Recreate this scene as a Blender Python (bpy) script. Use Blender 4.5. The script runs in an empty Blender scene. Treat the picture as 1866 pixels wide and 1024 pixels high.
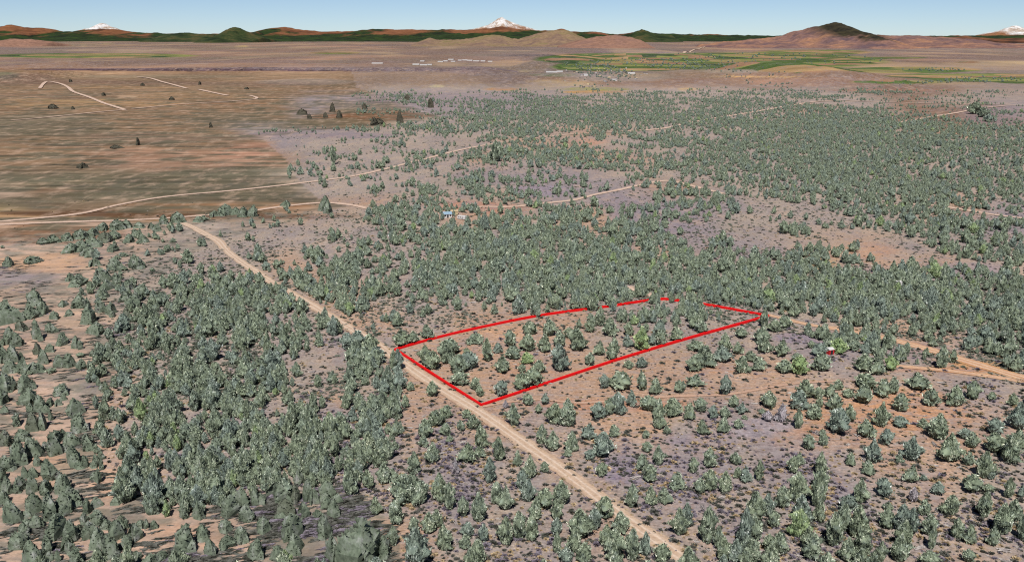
import bpy, math, random
import numpy as np

# ---------------------------------------------------------------- camera, sky, sun, exposure
S = bpy.context.scene
H = 100.0                       # camera height above the plateau, metres
F = 1616.0                      # focal length in photograph pixels (1866 wide)
PITCH = math.atan((512 - 66) / F)
CP, SP = math.cos(PITCH), math.sin(PITCH)
cam_d = bpy.data.cameras.new("camera")
cam = bpy.data.objects.new("camera", cam_d)
S.collection.objects.link(cam)
cam.location = (0, 0, H)
cam.rotation_euler = (math.pi / 2 - PITCH, 0, 0)
cam_d.sensor_width = 36
cam_d.lens = 36 * F / 1866
cam_d.clip_start = 1
cam_d.clip_end = 200000
S.camera = cam
S.render.resolution_x, S.render.resolution_y = 1024, 561

SUN_ELEV = math.radians(53)
SHADOW_AZ = math.radians(5)      # shadows fall away from the camera, this far right of +Y
W = bpy.data.worlds.new("World")
S.world = W
W.use_nodes = True
wn = W.node_tree
bg = wn.nodes["Background"]
sky = wn.nodes.new("ShaderNodeTexSky")
sky.sky_type = 'NISHITA'
sky.sun_disc = False
sky.sun_elevation = SUN_ELEV
sky.sun_rotation = math.pi + SHADOW_AZ
sky.altitude = 1500
sky.air_density = 0.6
sky.dust_density = 0.3
sky.ozone_density = 2.5
wn.links.new(sky.outputs[0], bg.inputs[0])
bg.inputs[1].default_value = 0.05
sd = bpy.data.lights.new("sun", 'SUN')
sd.energy = 3.8
sd.angle = math.radians(0.5)
sd.color = (1.0, 0.955, 0.90)
sun = bpy.data.objects.new("sun", sd)
S.collection.objects.link(sun)
# light travels along +Y-ish and down
sun.rotation_euler = (math.pi / 2 - SUN_ELEV, 0, -SHADOW_AZ)
sun.location = (0, -50, 300)
S.view_settings.view_transform = 'Standard'
S.view_settings.look = 'None'
S.view_settings.gamma = 1
S.view_settings.use_curve_mapping = False
S.view_settings.exposure = 0.8
S.cycles.max_bounces = 4
S.cycles.diffuse_bounces = 2
S.cycles.glossy_bounces = 1
S.cycles.use_denoising = False
S.cycles.pixel_filter_type = 'BLACKMAN_HARRIS'
S.cycles.filter_width = 1.15

rng = np.random.default_rng(7)
random.seed(7)
K = 0.62                          # seen colour -> base colour under this light

# ---------------------------------------------------------------- helpers
def lin(c, k=K):
    out = []
    for v in c:
        v /= 255.0
        out.append((v / 12.92 if v < 0.04045 else ((v + 0.055) / 1.055) ** 2.4) * k)
    return tuple(out)

def _h(ix, iy, s):
    n = (ix.astype(np.int64) * 374761393 + iy.astype(np.int64) * 668265263 + s * 1442695041) & 0xffffffff
    n = ((n ^ (n >> 13)) * 1274126177) & 0xffffffff
    return ((n ^ (n >> 16)) & 0xffff) / 65535.0

def vnoise(x, y, s=0):
    x = np.asarray(x, float); y = np.asarray(y, float)
    ix, iy = np.floor(x), np.floor(y)
    fx, fy = x - ix, y - iy
    fx, fy = fx * fx * (3 - 2 * fx), fy * fy * (3 - 2 * fy)
    a, b = _h(ix, iy, s), _h(ix + 1, iy, s)
    c, d = _h(ix, iy + 1, s), _h(ix + 1, iy + 1, s)
    return (a + (b - a) * fx) * (1 - fy) + (c + (d - c) * fx) * fy

def fbm(x, y, s=0, o=4):
    t = 0; a = 1; n = 0
    for i in range(o):
        t = t + a * vnoise(x * 2 ** i, y * 2 ** i, s + i * 17)
        n += a; a *= 0.5
    return t / n

def project(x, y, z):
    dz = z - H
    dep = np.maximum(y * CP - dz * SP, 1e-3)
    up = y * SP + dz * CP
    return 933 + F * x / dep, 512 - F * up / dep

BUMPS = [  # photo x, y of the foot, half width, height (px), depth half width in metres
    (1530, 153, 130, 20, 380), (800, 166, 75, 9, 160), (1050, 153, 110, 9, 150), (1300, 158, 55, 7, 120),
    (985, 128, 42, 8, 250), (870, 136, 60, 5, 160), (1240, 166, 60, 6, 90), (40, 125, 60, 6, 300), (10, 150, 40, 10, 160),
    (640, 165, 70, 7, 120), (1010, 112, 80, 7, 500), (1190, 105, 130, 7, 600)]

def _bump_world():
    out = []
    for px, py, w, h, dy in BUMPS:
        d = H / math.tan(math.atan((py - 512) / F) + PITCH)
        dep = d * CP + H * SP
        out.append(((px - 933) * dep / F, d + dy, w * dep / F, h * dep / F, dy * 1.3))
    return out
BW = _bump_world()

def cliff(x, y):
    """canyon rim: ground rises to a plateau past a line about 2.6 km off"""
    line = 2610 + 60 * (fbm(x / 260, x * 0 + 3, 5, 4) - .5) - 0.05 * x
    t = np.clip((y - line) / 90, 0, 1)
    fade = np.clip((-x * 1.0 + 60) / 330, 0, 1) * np.clip((x + 1330) / 300, 0, 1)
    return t * t * (3 - 2 * t) * fade, t, fade

def terrain(x, y):
    x = np.asarray(x, float); y = np.asarray(y, float)
    d = np.hypot(x, y)
    z = 2.2 * (fbm(x / 170 + 9, y / 170, 1, 2) - .5) * np.clip((d - 60) / 200, 0, 1)
    z = z + 7 * (fbm(x / 520 + 3, y / 520, 2, 3) - .5) * np.clip((d - 700) / 1500, 0, 1)
    c, t, fade = cliff(x, y)
    z = z + 9 * c * np.exp(-np.clip(y - 2700, 0, None) / 2500)
    for bx, by, bw, bh, bd in BW:
        r = np.hypot((x - bx) / bw, (y - by) / bd)
        r = r * (0.85 + 0.3 * fbm(x / (bw * .3), y / (bw * .3), 11, 2))
        z = z + 1.5 * bh * np.clip(1 - r * r / 2.2, 0, 1) ** 2
    far = np.clip((d - 5000) / 6000, 0, 1)
    z = z + 22 * (fbm(x / 1800, y / 3000, 4, 3) - .5) * far
    return z

def unproject(px, py):
    px = np.asarray(px, float); py = np.asarray(py, float)
    ang = np.arctan((py - 512) / F) + PITCH
    z = np.zeros_like(px)
    for _ in range(6):
        y = (H - z) / np.tan(ang)
        x = (px - 933) / F * (y * CP + (H - z) * SP)
        z = terrain(x, y)
    return x, y, z

def depth(x, y, z):
    return y * CP - (z - H) * SP

# ---------------------------------------------------------------- land-cover maps, read off as ground positions
PAL = {'a': (184, 151, 126), 'b': (172, 157, 142), 'c': (158, 146, 147), 'd': (130, 98, 74), 'e': (108, 86, 74),
       'f': (142, 116, 92), 'g': (116, 106, 88), 'i': (192, 164, 144), 'j': (150, 138, 120), 'k': (192, 164, 118)}
COLR = [
 (60, "ddddddddddddddddddddddddddddddd"), (82, "ddddddddddddddddeeeedddeeeeeeee"), (92, "eeeeeddddddddddeeeeeeddeeeeeeee"),
 (102, "ddddddddddddddeeedjjjjjjjeedddd"), (115, "ddddddddddddddddejjjjjjjjjdddkk"), (124, "ddddddddeeeeeeeddjjjjdjdddkkjjj"),
 (135, "ffffffffffffffeejjjddddddddkkjj"), (143, "fffffffffffffffedddddddddddddkk"), (150, "fffffffffffffffekkddddddddddkkb"), (165, "fffffffffffbbbbbbbbbbbbbbbdddbb"),
 (180, "fffffffffccccccccbbbbbbbbbbdbbb"), (200, "fffffffffcffcccccbbbbbbbabbdddc"), (220, "gggfffggggffbbbbbbbbbbbbbbbdddd"),
 (240, "gggffffccccbbbbbbaabbbbbbbbbaab"), (260, "ffffffffcbbbbbbaaabbbbbbbbbbbbb"), (290, "fffaaaaafbbbbbabbaaabbbbbbbbbbb"),
 (320, "ggggggggbbbbbbccccbbbbbbbbbbbbb"), (345, "iffggggggbbbbbbbcccaabbbbbbbbbb"), (370, "ggggggffffaabaaabbccccbbbbbaaab"),
 (395, "kffffffffabbbaaabaccccbbbbbbaac"), (420, "iiiiibbbbbbbbbbbbaacccbbbbbbbcc"), (450, "iiiiibbbbbbbbbbbbbbaaccaaaabbbb"),
 (480, "iiiibbbbabbbbbbbbbbbbbbbkcaaabi"), (510, "cciibbbbaabbbbbbbbbbbbbbbbcccbb"), (550, "iiibbbbbbaabbbbbbbbbbbbbbbbbbbb"),
 (590, "iiibbbbbbbaabaaaaabbbbbbbaaabbb"), (630, "iiibbbbbbbcbaaaaaabbbbbbccbaaab"), (670, "iiiibbbbbbbbaaaaaaaaaaaabbbbabb"),
 (720, "iibabbbbbbabaaaaaaaaaaaaaaaabcb"), (780, "iiiibbbcbcccacaabaaabcbaabaaaaa"), (840, "iiiaibbbbbcbbcbbabccccbccbaaaab"),
 (900, "iiiiiibbbbbbbcbbbabccbbbccbbabb"), (960, "iiiiiiiijjbaabbbbaibbbcbbbbbbbb"), (1024, "iiiiibiijjbaabbbbbibbbbbbbbbbab")]
DENS = [
 (155, "0000000000000000000000000000000"), (163, "0000000000000000000001000010000"), (170, "0000000000012222233333332211121"),
 (180, "0000000000023334444555555432111"), (190, "0000000000012455555555554331111"), (200, "0000000000011466666545556553122"),
 (215, "0000000000012567777666678876321"), (230, "0000000000024566666666788888755"), (250, "0000000012233334454254788888877"),
 (270, "0000000002344445662234688887777"), (285, "0000000003555556666666778888877"), (300, "0000000002444466655567778887777"),
 (315, "0000000002333333334455888888888"), (330, "0000000001344444444432777888888"), (345, "0000000000234555544433378888888"),
 (360, "0000000000133455543323356777655"), (380, "0000000000123333455544336777543"), (400, "0000001233466444555654212566644"),
 (420, "0001122233366777776654443246665"), (440, "0001222334467888887765442111334"), (460, "0000333344567888888876543211233"),
 (480, "0001344455667888888887776421112"), (500, "0003455555677888888888888777555"), (520, "0002455656678888888888888888878"),
 (540, "0012555556567777788888888888888"), (560, "0003566645434556677788888777788"), (580, "0002666645333344445576555566688"),
 (596, "0002566544332233344444344555567"), (606, "0002566544330000000000004555567"), (620, "0001355664320000000000000555556"),
 (650, "0001356655320000000000000012245"), (680, "0001377764320000000000000000003"), (700, "0002677755320000000000000000000"),
 (730, "0001677754220000000000000000000"), (760, "0001666765330000000000000000000"), (790, "0002666766440000000000000000000"),
 (820, "0001577776670000000000000000000"), (850, "0000477765550000000000000000000"), (880, "0000366665420000000000000000000"),
 (900, "0000355543000000000000000000000"), (920, "0000444300000000000000000000000"), (945, "0000000000000000000000000000000"),
 (1100, "0000000000000000000000000000000")]

def grid_lookup(rows, conv, px, py):
    ys = np.array([r[0] for r in rows], float)
    vals = np.array([[conv(ch) for ch in r[1]] for r in rows], float)
    if vals.ndim == 2: vals = vals[:, :, None]
    yi = np.interp(py, ys, np.arange(len(ys)))
    xi = np.clip((px - 30) / 60.2, 0, 30)
    y0 = np.clip(np.floor(yi).astype(int), 0, len(ys) - 2); x0 = np.clip(np.floor(xi).astype(int), 0, 29)
    fy = (yi - y0)[..., None]; fx = (xi - x0)[..., None]
    return (vals[y0, x0] * (1 - fx) + vals[y0, x0 + 1] * fx) * (1 - fy) + (vals[y0 + 1, x0] * (1 - fx) + vals[y0 + 1, x0 + 1] * fx) * fy

# blobs of ground cover and painted canyon shadow: photo x, y, half width, half height, colour, strength
BLOBS = [
 (1550, 640, 10, 5, (176, 150, 128), .1), (1465, 612, 55, 12, (140, 128, 150), .9), (1130, 852, 62, 26, (132, 122, 148), .8),
 (1385, 782, 70, 16, (168, 158, 168), .8), (1280, 800, 80, 12, (142, 132, 150), .6), (1660, 640, 70, 16, (150, 132, 138), .6),
 (1300, 680, 45, 8, (196, 146, 112), .6), (905, 615, 55, 14, (198, 156, 124), .9), (830, 650, 50, 14, (192, 148, 118), .7), (960, 680, 60, 14, (192, 146, 116), .6),
 (1100, 740, 160, 10, (190, 138, 108), .7), (1620, 755, 150, 40, (194, 144, 108), .7), (1500, 800, 90, 20, (186, 138, 108), .6),
 (1780, 672, 90, 14, (206, 156, 104), .9), (1700, 676, 110, 5, (200, 140, 100), .7), (200, 885, 26, 26, (202, 162, 134), .9), (300, 980, 110, 26, (204, 166, 140), .8),
 (110, 855, 40, 40, (200, 160, 130), .6), (90, 480, 90, 24, (204, 164, 132), .9), (150, 590, 60, 20, (206, 174, 148), .6),
 (1060, 258, 50, 9, (190, 146, 122), .95), (860, 376, 95, 10, (182, 136, 114), .95), (1500, 470, 60, 10, (198, 164, 120), .8),
 (1560, 455, 80, 12, (190, 146, 116), .7), (980, 350, 60, 9, (142, 130, 152), .8), (1190, 400, 90, 30, (146, 134, 152), .7), (1120, 370, 60, 12, (150, 136, 148), .6),
 (640, 250, 90, 7, (140, 124, 134), .8), (520, 245, 60, 8, (150, 132, 132), .6), (1760, 500, 80, 20, (158, 142, 152), .7), (1820, 210, 70, 18, (136, 118, 124), .8),
 (1700, 245, 80, 8, (176, 134, 106), .6), (340, 290, 200, 22, (164, 126, 104), .55), (450, 275, 60, 16, (178, 136, 114), .8), (210, 330, 220, 14, (112, 104, 84), .6),
 (420, 315, 120, 12, (104, 100, 84), .7), (300, 355, 200, 7, (100, 96, 78), .7), (500, 350, 40, 12, (110, 104, 88), .6), (130, 400, 260, 5, (178, 138, 100), .7),
 (90, 425, 120, 12, (150, 116, 92), .8), (420, 378, 180, 6, (150, 112, 82), .7), (680, 212, 110, 8, (132, 96, 72), .95), (600, 222, 70, 7, (120, 106, 84), .8), (660, 195, 60, 10, (120, 112, 98), .6),
 (100, 225, 140, 9, (126, 112, 92), .6), (300, 250, 160, 9, (132, 114, 100), .5), (180, 190, 160, 8, (172, 138, 100), .6), (330, 175, 120, 7, (168, 136, 100), .5),
 (760, 180, 130, 14, (150, 134, 138), .6), (900, 175, 100, 8, (148, 136, 142), .6),
 (1085, 163, 62, 3.2, (150, 150, 70), .95), (1085, 168, 60, 2.6, (196, 146, 70), .95), (915, 163, 32, 2.6, (196, 140, 80), .8),
 (795, 158, 14, 3, (196, 182, 140), .9), (1255, 163, 22, 3, (190, 160, 110), .8), (1620, 165, 120, 2.2, (162, 112, 82), .9),
 (1010, 137, 46, 3, (92, 110, 62), .9), (950, 130, 22, 1.4, (204, 180, 120), .9), (880, 121, 36, 1.3, (210, 184, 130), .9),
 (470, 127.2, 440, 2.6, (70, 54, 68), .95), (860, 131, 60, 3, (120, 98, 98), .7), (1100, 95.5, 90, 2.0, (72, 56, 64), .95), (960, 101.5, 80, 2.0, (48, 38, 42), .95), (1190, 97, 40, 2.4, (96, 80, 84), .8), (1000, 117, 45, 4, (124, 88, 76), .8), (1290, 116, 70, 2, (170, 134, 104), .8), (1010, 107, 60, 2.4, (104, 80, 78), .8),  # dark strips at the far canyon rims have shadow painted into the rock colour
 (60, 89, 55, 1.5, (88, 76, 66), .7), (1130, 140, 90, 9, (146, 138, 134), .8), (1500, 150, 130, 8, (170, 128, 104), .7), (1330, 128, 60, 6, (150, 144, 132), .6), (1380, 140, 90, 1.3, (206, 166, 104), .8),
 (1750, 131, 90, 4, (190, 164, 112), .8), (1500, 104, 10, 1, (214, 200, 180), .6), (1370, 92, 60, 2.5, (176, 126, 84), .8),
 (8, 138, 26, 6, (94, 100, 84), .8), (190, 82, 120, 1.2, (196, 170, 80), .35), (500, 88, 140, 1.0, (120, 108, 70), .5), (60, 84, 60, 4, (164, 112, 78), .8),
 (700, 83, 45, 2, (88, 74, 70), .6), (128, 83.5, 7, .8, (222, 198, 100), .9), (150, 81.5, 9, .8, (210, 186, 90), .8), (152, 84.5, 6, .7, (222, 198, 100), .8), (198, 80, 12, .9, (226, 204, 90), .9), (440, 85, 12, .8, (222, 190, 90), .9), (92, 77, 8, .8, (226, 190, 160), .8), (75, 113, 60, .7, (196, 160, 120), .5), (320, 117, 60, .8, (188, 170, 160), .6), (300, 117, 14, .7, (90, 76, 80), .7), (160, 111, 60, .6, (206, 180, 120), .6), (560, 117, 30, .8, (100, 78, 76), .6), (230, 178, 18, 2.2, (206, 172, 140), .9), (60, 182, 160, 2, (190, 158, 112), .6), (230, 160, 90, 2, (178, 140, 100), .6), (400, 190, 120, 2.4, (176, 132, 100), .6), (80, 214, 70, 3, (196, 172, 146), .5), (300, 393, 340, 7, (100, 74, 54), .85), (80, 428, 140, 12, (130, 100, 78), .7), (100, 238, 120, 4, (108, 98, 80), .6), (220, 262, 200, 2.6, (92, 86, 74), .6), (420, 222, 150, 1.8, (110, 104, 92), .6), (300, 140, 160, 3, (140, 126, 104), .6), (560, 150, 90, 6, (150, 138, 132), .6), (1860, 98, 30, 2, (176, 132, 106), .5),
]
FIELDS = [(170, 102, 195, 4.5), (610, 97, 48, 2.4), (1340, 112, 280, 16), (1130, 108, 160, 11), (1110, 122, 110, 9), (1190, 118, 80, 12), (1450, 126, 90, 7),
          (1620, 106, 70, 2.0), (1765, 114, 20, 1.6), (1660, 128, 130, 6), (1790, 142, 120, 8), (1640, 150, 90, 3.2), (1700, 139, 90, 4), (1860, 146, 60, 7), (1480, 96, 110, 5)]
SMEAR = [(0, 125), (640, 128), (650, 160), (810, 215), (690, 232), (560, 238), (480, 255), (520, 290), (545, 330), (580, 362), (640, 378), (560, 385), (330, 398), (130, 430), (0, 440), (-600, 470), (-600, 125)]
LOWRES = [(-600, 440), (0, 430), (330, 400), (600, 380), (560, 400), (380, 440), (300, 500), (280, 560), (230, 640), (200, 720), (180, 800), (210, 880), (330, 930), (480, 900), (640, 880), (720, 960), (740, 1080), (-600, 1080)]

def inside(poly, px, py):
    c = np.zeros(px.shape, bool)
    n = len(poly)
    for i in range(n):
        x1, y1 = poly[i]; x2, y2 = poly[(i + 1) % n]
        if y1 == y2: continue
        k = ((y1 > py) != (y2 > py)) & (px < (x2 - x1) * (py - y1) / (y2 - y1) + x1)
        c ^= k
    return c

def land(x, y, z):
    """base colour, scrub amount, field amount, smear amount of the ground at a place"""
    px, py = project(x, y, z)
    sc = np.clip((py - 60) / 400, 0.02, 1)
    wx = (fbm(x / 60 + 5, y / 60, 21, 3) - .5) * 120 * sc ** .5
    wy = (fbm(x / 60 + 50, y / 60, 31, 3) - .5) * 60 * sc
    X, Y = px + wx, py + wy
    pal = grid_lookup(COLR, lambda ch: PAL[ch], X, Y)
    scrub = grid_lookup(COLR, lambda ch: {'c': 1.0, 'b': .42, 'j': .4, 'a': .1, 'i': .05, 'd': .1, 'e': .3}.get(ch, .1), X, Y)[..., 0]
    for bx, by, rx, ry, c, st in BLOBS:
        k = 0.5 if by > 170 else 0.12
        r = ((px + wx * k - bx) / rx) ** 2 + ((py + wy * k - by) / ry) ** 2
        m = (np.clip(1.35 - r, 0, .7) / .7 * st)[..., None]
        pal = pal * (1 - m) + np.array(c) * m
    d = np.hypot(x, y)
    fw = np.clip((d - 1500) / 1200, 0, 1)[..., None]
    a1 = fbm(x / 420 + 7, y / 700, 51, 5)[..., None]; a2 = fbm(x / 160 + 1, y / 900 + 5, 53, 4)[..., None]
    pal = pal * (1 + fw * ((a1 - .5) * .9 + (a2 - .5) * .7))
    m1 = np.clip((fbm(x / 700, y / 500, 57, 4) - .51) * 9, 0, 1)[..., None] * fw * .7
    pal = pal * (1 - m1) + np.array((104, 82, 78)) * m1
    m3 = np.clip((fbm(x / 500 + 60, y / 600, 67, 4) - .52) * 9, 0, 1)[..., None] * fw * .5
    pal = pal * (1 - m3) + np.array((112, 102, 74)) * m3
    m2 = np.clip((fbm(x / 300 + 30, y / 800, 59, 4) - .60) * 9, 0, 1)[..., None] * fw * .6
    pal = pal * (1 - m2) + np.array((196, 162, 118)) * m2
    fm = np.zeros(px.shape)
    for bx, by, rx, ry in FIELDS:
        r = ((px + wx * .3 - bx) / rx) ** 2 + ((py + wy * .1 - by) / ry) ** 2
        fm = np.maximum(fm, np.clip((1.1 - r) / .25, 0, 1))
    sm = inside(SMEAR, px, py).astype(float)
    lo = inside(LOWRES, px + wx * .3, py + wy * .3) * .55
    olive = np.clip((fbm(x / 28 + 3, y / 12, 63, 4) - .48) * 6, 0, 1) * sm * np.clip((py - 120) / 60, 0, 1) * .8
    pal = pal * (1 - olive[..., None]) + np.array((100, 96, 80)) * olive[..., None]
    o2 = np.clip((fbm(x / 7 + 3, y / 3.2, 65, 3) - .44) * 7, 0, 1) * (lo > 0) * .6 * np.clip(1.4 - np.maximum(pal[..., 0] - 190, 0) / 10, .2, 1)
    pal = pal * (1 - o2[..., None]) + np.array((118, 118, 106)) * o2[..., None]
    sm = np.maximum(sm, lo)
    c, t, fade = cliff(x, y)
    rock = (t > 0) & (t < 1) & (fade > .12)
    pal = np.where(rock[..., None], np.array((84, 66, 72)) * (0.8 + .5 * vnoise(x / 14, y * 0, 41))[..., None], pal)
    return pal, scrub * (1 - fm), fm, sm

# ---------------------------------------------------------------- node helpers
def new_mat(name, rough=0.95):
    m = bpy.data.materials.new(name); m.use_nodes = True
    nt = m.node_tree; b = nt.nodes["Principled BSDF"]
    b.inputs["Roughness"].default_value = rough
    b.inputs["Specular IOR Level"].default_value = 0.15
    return m, nt, b

class NB:
    def __init__(s, nt): s.nt = nt
    def n(s, t, **kw):
        o = s.nt.nodes.new(t)
        for k, v in kw.items(): setattr(o, k, v)
        return o
    def l(s, a, b): s.nt.links.new(a, b)
    def noise(s, vec, scale, detail=4, rough=.6):
        o = s.n("ShaderNodeTexNoise"); o.inputs["Scale"].default_value = scale
        o.inputs["Detail"].default_value = detail; o.inputs["Roughness"].default_value = rough
        s.l(vec, o.inputs["Vector"]); return o.outputs["Fac"]
    def ramp(s, fac, stops, interp='LINEAR'):
        o = s.n("ShaderNodeValToRGB"); r = o.color_ramp; r.interpolation = interp
        while len(r.elements) < len(stops): r.elements.new(.5)
        for e, (p, c) in zip(r.elements, stops):
            e.position = p; e.color = (c, c, c, 1) if isinstance(c, (int, float)) else (*c, 1)
        s.l(fac, o.inputs[0]); return o.outputs[0]
    def mix(s, fac, a, b, mode='MIX'):
        o = s.n("ShaderNodeMix", data_type='RGBA', blend_type=mode)
        for i, v in ((0, fac), (6, a), (7, b)):
            if hasattr(v, 'links'): s.l(v, o.inputs[i])
            elif i == 0: o.inputs[0].default_value = v
            else: o.inputs[i].default_value = (*v, 1)
        return o.outputs[2]
    def math(s, op, a, b=None):
        o = s.n("ShaderNodeMath", operation=op)
        for i, v in ((0, a), (1, b)):
            if v is None: continue
            if hasattr(v, 'links'): s.l(v, o.inputs[i])
            else: o.inputs[i].default_value = v
        return o.outputs[0]
    def attr(s, name, out="Fac", typ='GEOMETRY'):
        o = s.n("ShaderNodeAttribute", attribute_name=name, attribute_type=typ); return o.outputs[out]
    def mapping(s, vec, scale, rot=0):
        o = s.n("ShaderNodeMapping"); o.inputs["Scale"].default_value = scale; o.inputs["Rotation"].default_value = (0, 0, rot)
        s.l(vec, o.inputs["Vector"]); return o.outputs[0]

def ground_material():
    m, nt, b = new_mat("ground_soil")
    b.inputs["Specular IOR Level"].default_value = 0.0
    q = NB(nt)
    pos = q.n("ShaderNodeNewGeometry").outputs["Position"]
    base = q.attr("land", "Color"); scrub = q.attr("scrub"); fld = q.attr("field"); smear = q.attr("smear")
    # irrigated fields: squarish parcels
    v = q.n("ShaderNodeTexVoronoi", distance='CHEBYCHEV'); v.inputs["Scale"].default_value = 1 / 210
    v.inputs["Randomness"].default_value = .8
    q.l(q.mapping(pos, (1.25, 1.35, 1), .12), v.inputs["Vector"])
    sep = q.n("ShaderNodeSeparateColor"); q.l(v.outputs["Color"], sep.inputs[0])
    fc = q.ramp(sep.outputs[0], [(0, lin((78, 102, 56))), (.16, lin((138, 144, 84))), (.3, lin((92, 116, 66))), (.44, lin((176, 146, 106))),
                                 (.56, lin((100, 118, 70))), (.66, lin((150, 140, 92))), (.76, lin((158, 124, 98))), (.9, lin((58, 84, 56)))], 'CONSTANT')
    fc = q.mix(1.0, fc, q.ramp(q.noise(pos, .012, 4), [(.3, .7), (.7, 1.2)]), 'MULTIPLY')
    c = q.mix(fld, base, fc)
    # broad tone changes, patches of litter, fine grain
    c = q.mix(1.0, c, q.ramp(q.noise(pos, .013, 5), [(.3, .86), (.7, 1.13)]), 'MULTIPLY')
    st = q.mapping(pos, (1, .45, 1), -.35)
    n2 = q.noise(st, .22, 6, .7)
    n2b = q.noise(st, .035, 3, .6)
    patch = q.ramp(q.math('ADD', q.math('MULTIPLY', n2, .6), q.math('ADD', q.math('MULTIPLY', n2b, .5), q.math('MULTIPLY', scrub, .22))), [(.56, 0.0), (.72, 1.0)])
    c = q.mix(q.math('MULTIPLY', patch, q.math('SUBTRACT', .62, q.math('MULTIPLY', smear, .5))), c, lin((140, 130, 135)))
    sand = q.ramp(q.noise(st, .09, 5, .65), [(.5, 0.0), (.68, .55)])
    c = q.mix(q.math('MULTIPLY', sand, q.math('SUBTRACT', 1.0, fld)), c, lin((196, 168, 146)))
    crisp = q.math('SUBTRACT', 1.0, smear)
    n3 = q.noise(pos, 1.15, 5, .75)
    fine = q.ramp(n3, [(.34, .46), (.44, .9), (.55, 1.1), (.66, 1.6)])
    c = q.mix(q.math('MULTIPLY', crisp, .95), c, q.mix(1.0, c, fine, 'MULTIPLY'))
    lit = q.mapping(pos, (.55, 1.7, 1), .45)
    streak = q.ramp(q.noise(lit, 1.0, 6, .72), [(.36, .60), (.46, .96), (.58, 1.05), (.7, 1.35)])
    c = q.mix(q.math('MULTIPLY', crisp, .8), c, q.mix(1.0, c, streak, 'MULTIPLY'))
    ash = q.ramp(q.noise(lit, .33, 6, .75), [(.47, 0.0), (.60, .6)])
    c = q.mix(q.math('MULTIPLY', ash, q.math('MULTIPLY', crisp, q.math('SUBTRACT', 1.0, fld))), c, lin((168, 158, 156)))
    red = q.ramp(q.noise(st, .5, 5, .7), [(.52, 0.0), (.68, .28)])
    c = q.mix(q.math('MULTIPLY', red, crisp), c, lin((172, 128, 100)))
    # smeared ground: long soft streaks lying across the view
    s1 = q.noise(q.mapping(pos, (.012, .10, 1), -.12), 1.0, 5, .6)
    s2 = q.noise(q.mapping(pos, (.05, .35, 1), -.2), 1.0, 4, .6)
    k = q.mix(1.0, q.ramp(s1, [(.32, .62), (.5, 1.0), (.68, 1.3)]), q.ramp(s2, [(.3, .72), (.5, 1.0), (.7, 1.22)]), 'MULTIPLY')
    c = q.mix(smear, c, q.mix(1.0, c, k, 'MULTIPLY'))
    q.l(c, b.inputs["Base Color"])
    bp = q.n("ShaderNodeBump"); bp.inputs["Strength"].default_value = .35; bp.inputs["Distance"].default_value = .12
    q.l(n3, bp.inputs["Height"]); q.l(bp.outputs[0], b.inputs["Normal"])
    return m
M_GROUND = ground_material()

# ---------------------------------------------------------------- mesh helpers
def mesh_from(name, V, Fc, mat=None, smooth=False):
    me = bpy.data.meshes.new(name)
    V = np.asarray(V, np.float32); Fc = np.asarray(Fc, np.int32)
    me.vertices.add(len(V)); me.vertices.foreach_set("co", V.ravel())
    n, k = Fc.shape
    me.loops.add(n * k); me.loops.foreach_set("vertex_index", Fc.ravel())
    me.polygons.add(n); me.polygons.foreach_set("loop_start", np.arange(0, n * k, k, dtype=np.int32))
    me.polygons.foreach_set("use_smooth", np.full(n, smooth))
    me.update(calc_edges=True)
    if mat: me.materials.append(mat)
    return me

def link(name, me, parent=None, **props):
    o = bpy.data.objects.new(name, me); S.collection.objects.link(o)
    if parent: o.parent = parent
    for k, v in props.items(): o[k] = v
    return o

def set_attr(me, name, arr, typ='FLOAT'):
    a = me.attributes.new(name, 'FLOAT_COLOR' if typ == 'COLOR' else typ, 'POINT')
    if typ == 'COLOR':
        arr = np.concatenate([arr, np.ones((len(arr), 1))], 1); a.data.foreach_set("color", arr.astype(np.float32).ravel())
    elif typ == 'FLOAT_VECTOR': a.data.foreach_set("vector", np.asarray(arr, np.float32).ravel())
    else: a.data.foreach_set("value", arr)

def srgb_lin(a):
    a = a / 255.0
    return np.where(a < .04045, a / 12.92, ((a + .055) / 1.055) ** 2.4) * K

def grid_faces(nr, nc):
    i = np.arange(nr - 1)[:, None] * nc + np.arange(nc - 1)[None, :]
    return np.stack([i, i + 1, i + nc + 1, i + nc], -1).reshape(-1, 4)

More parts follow.
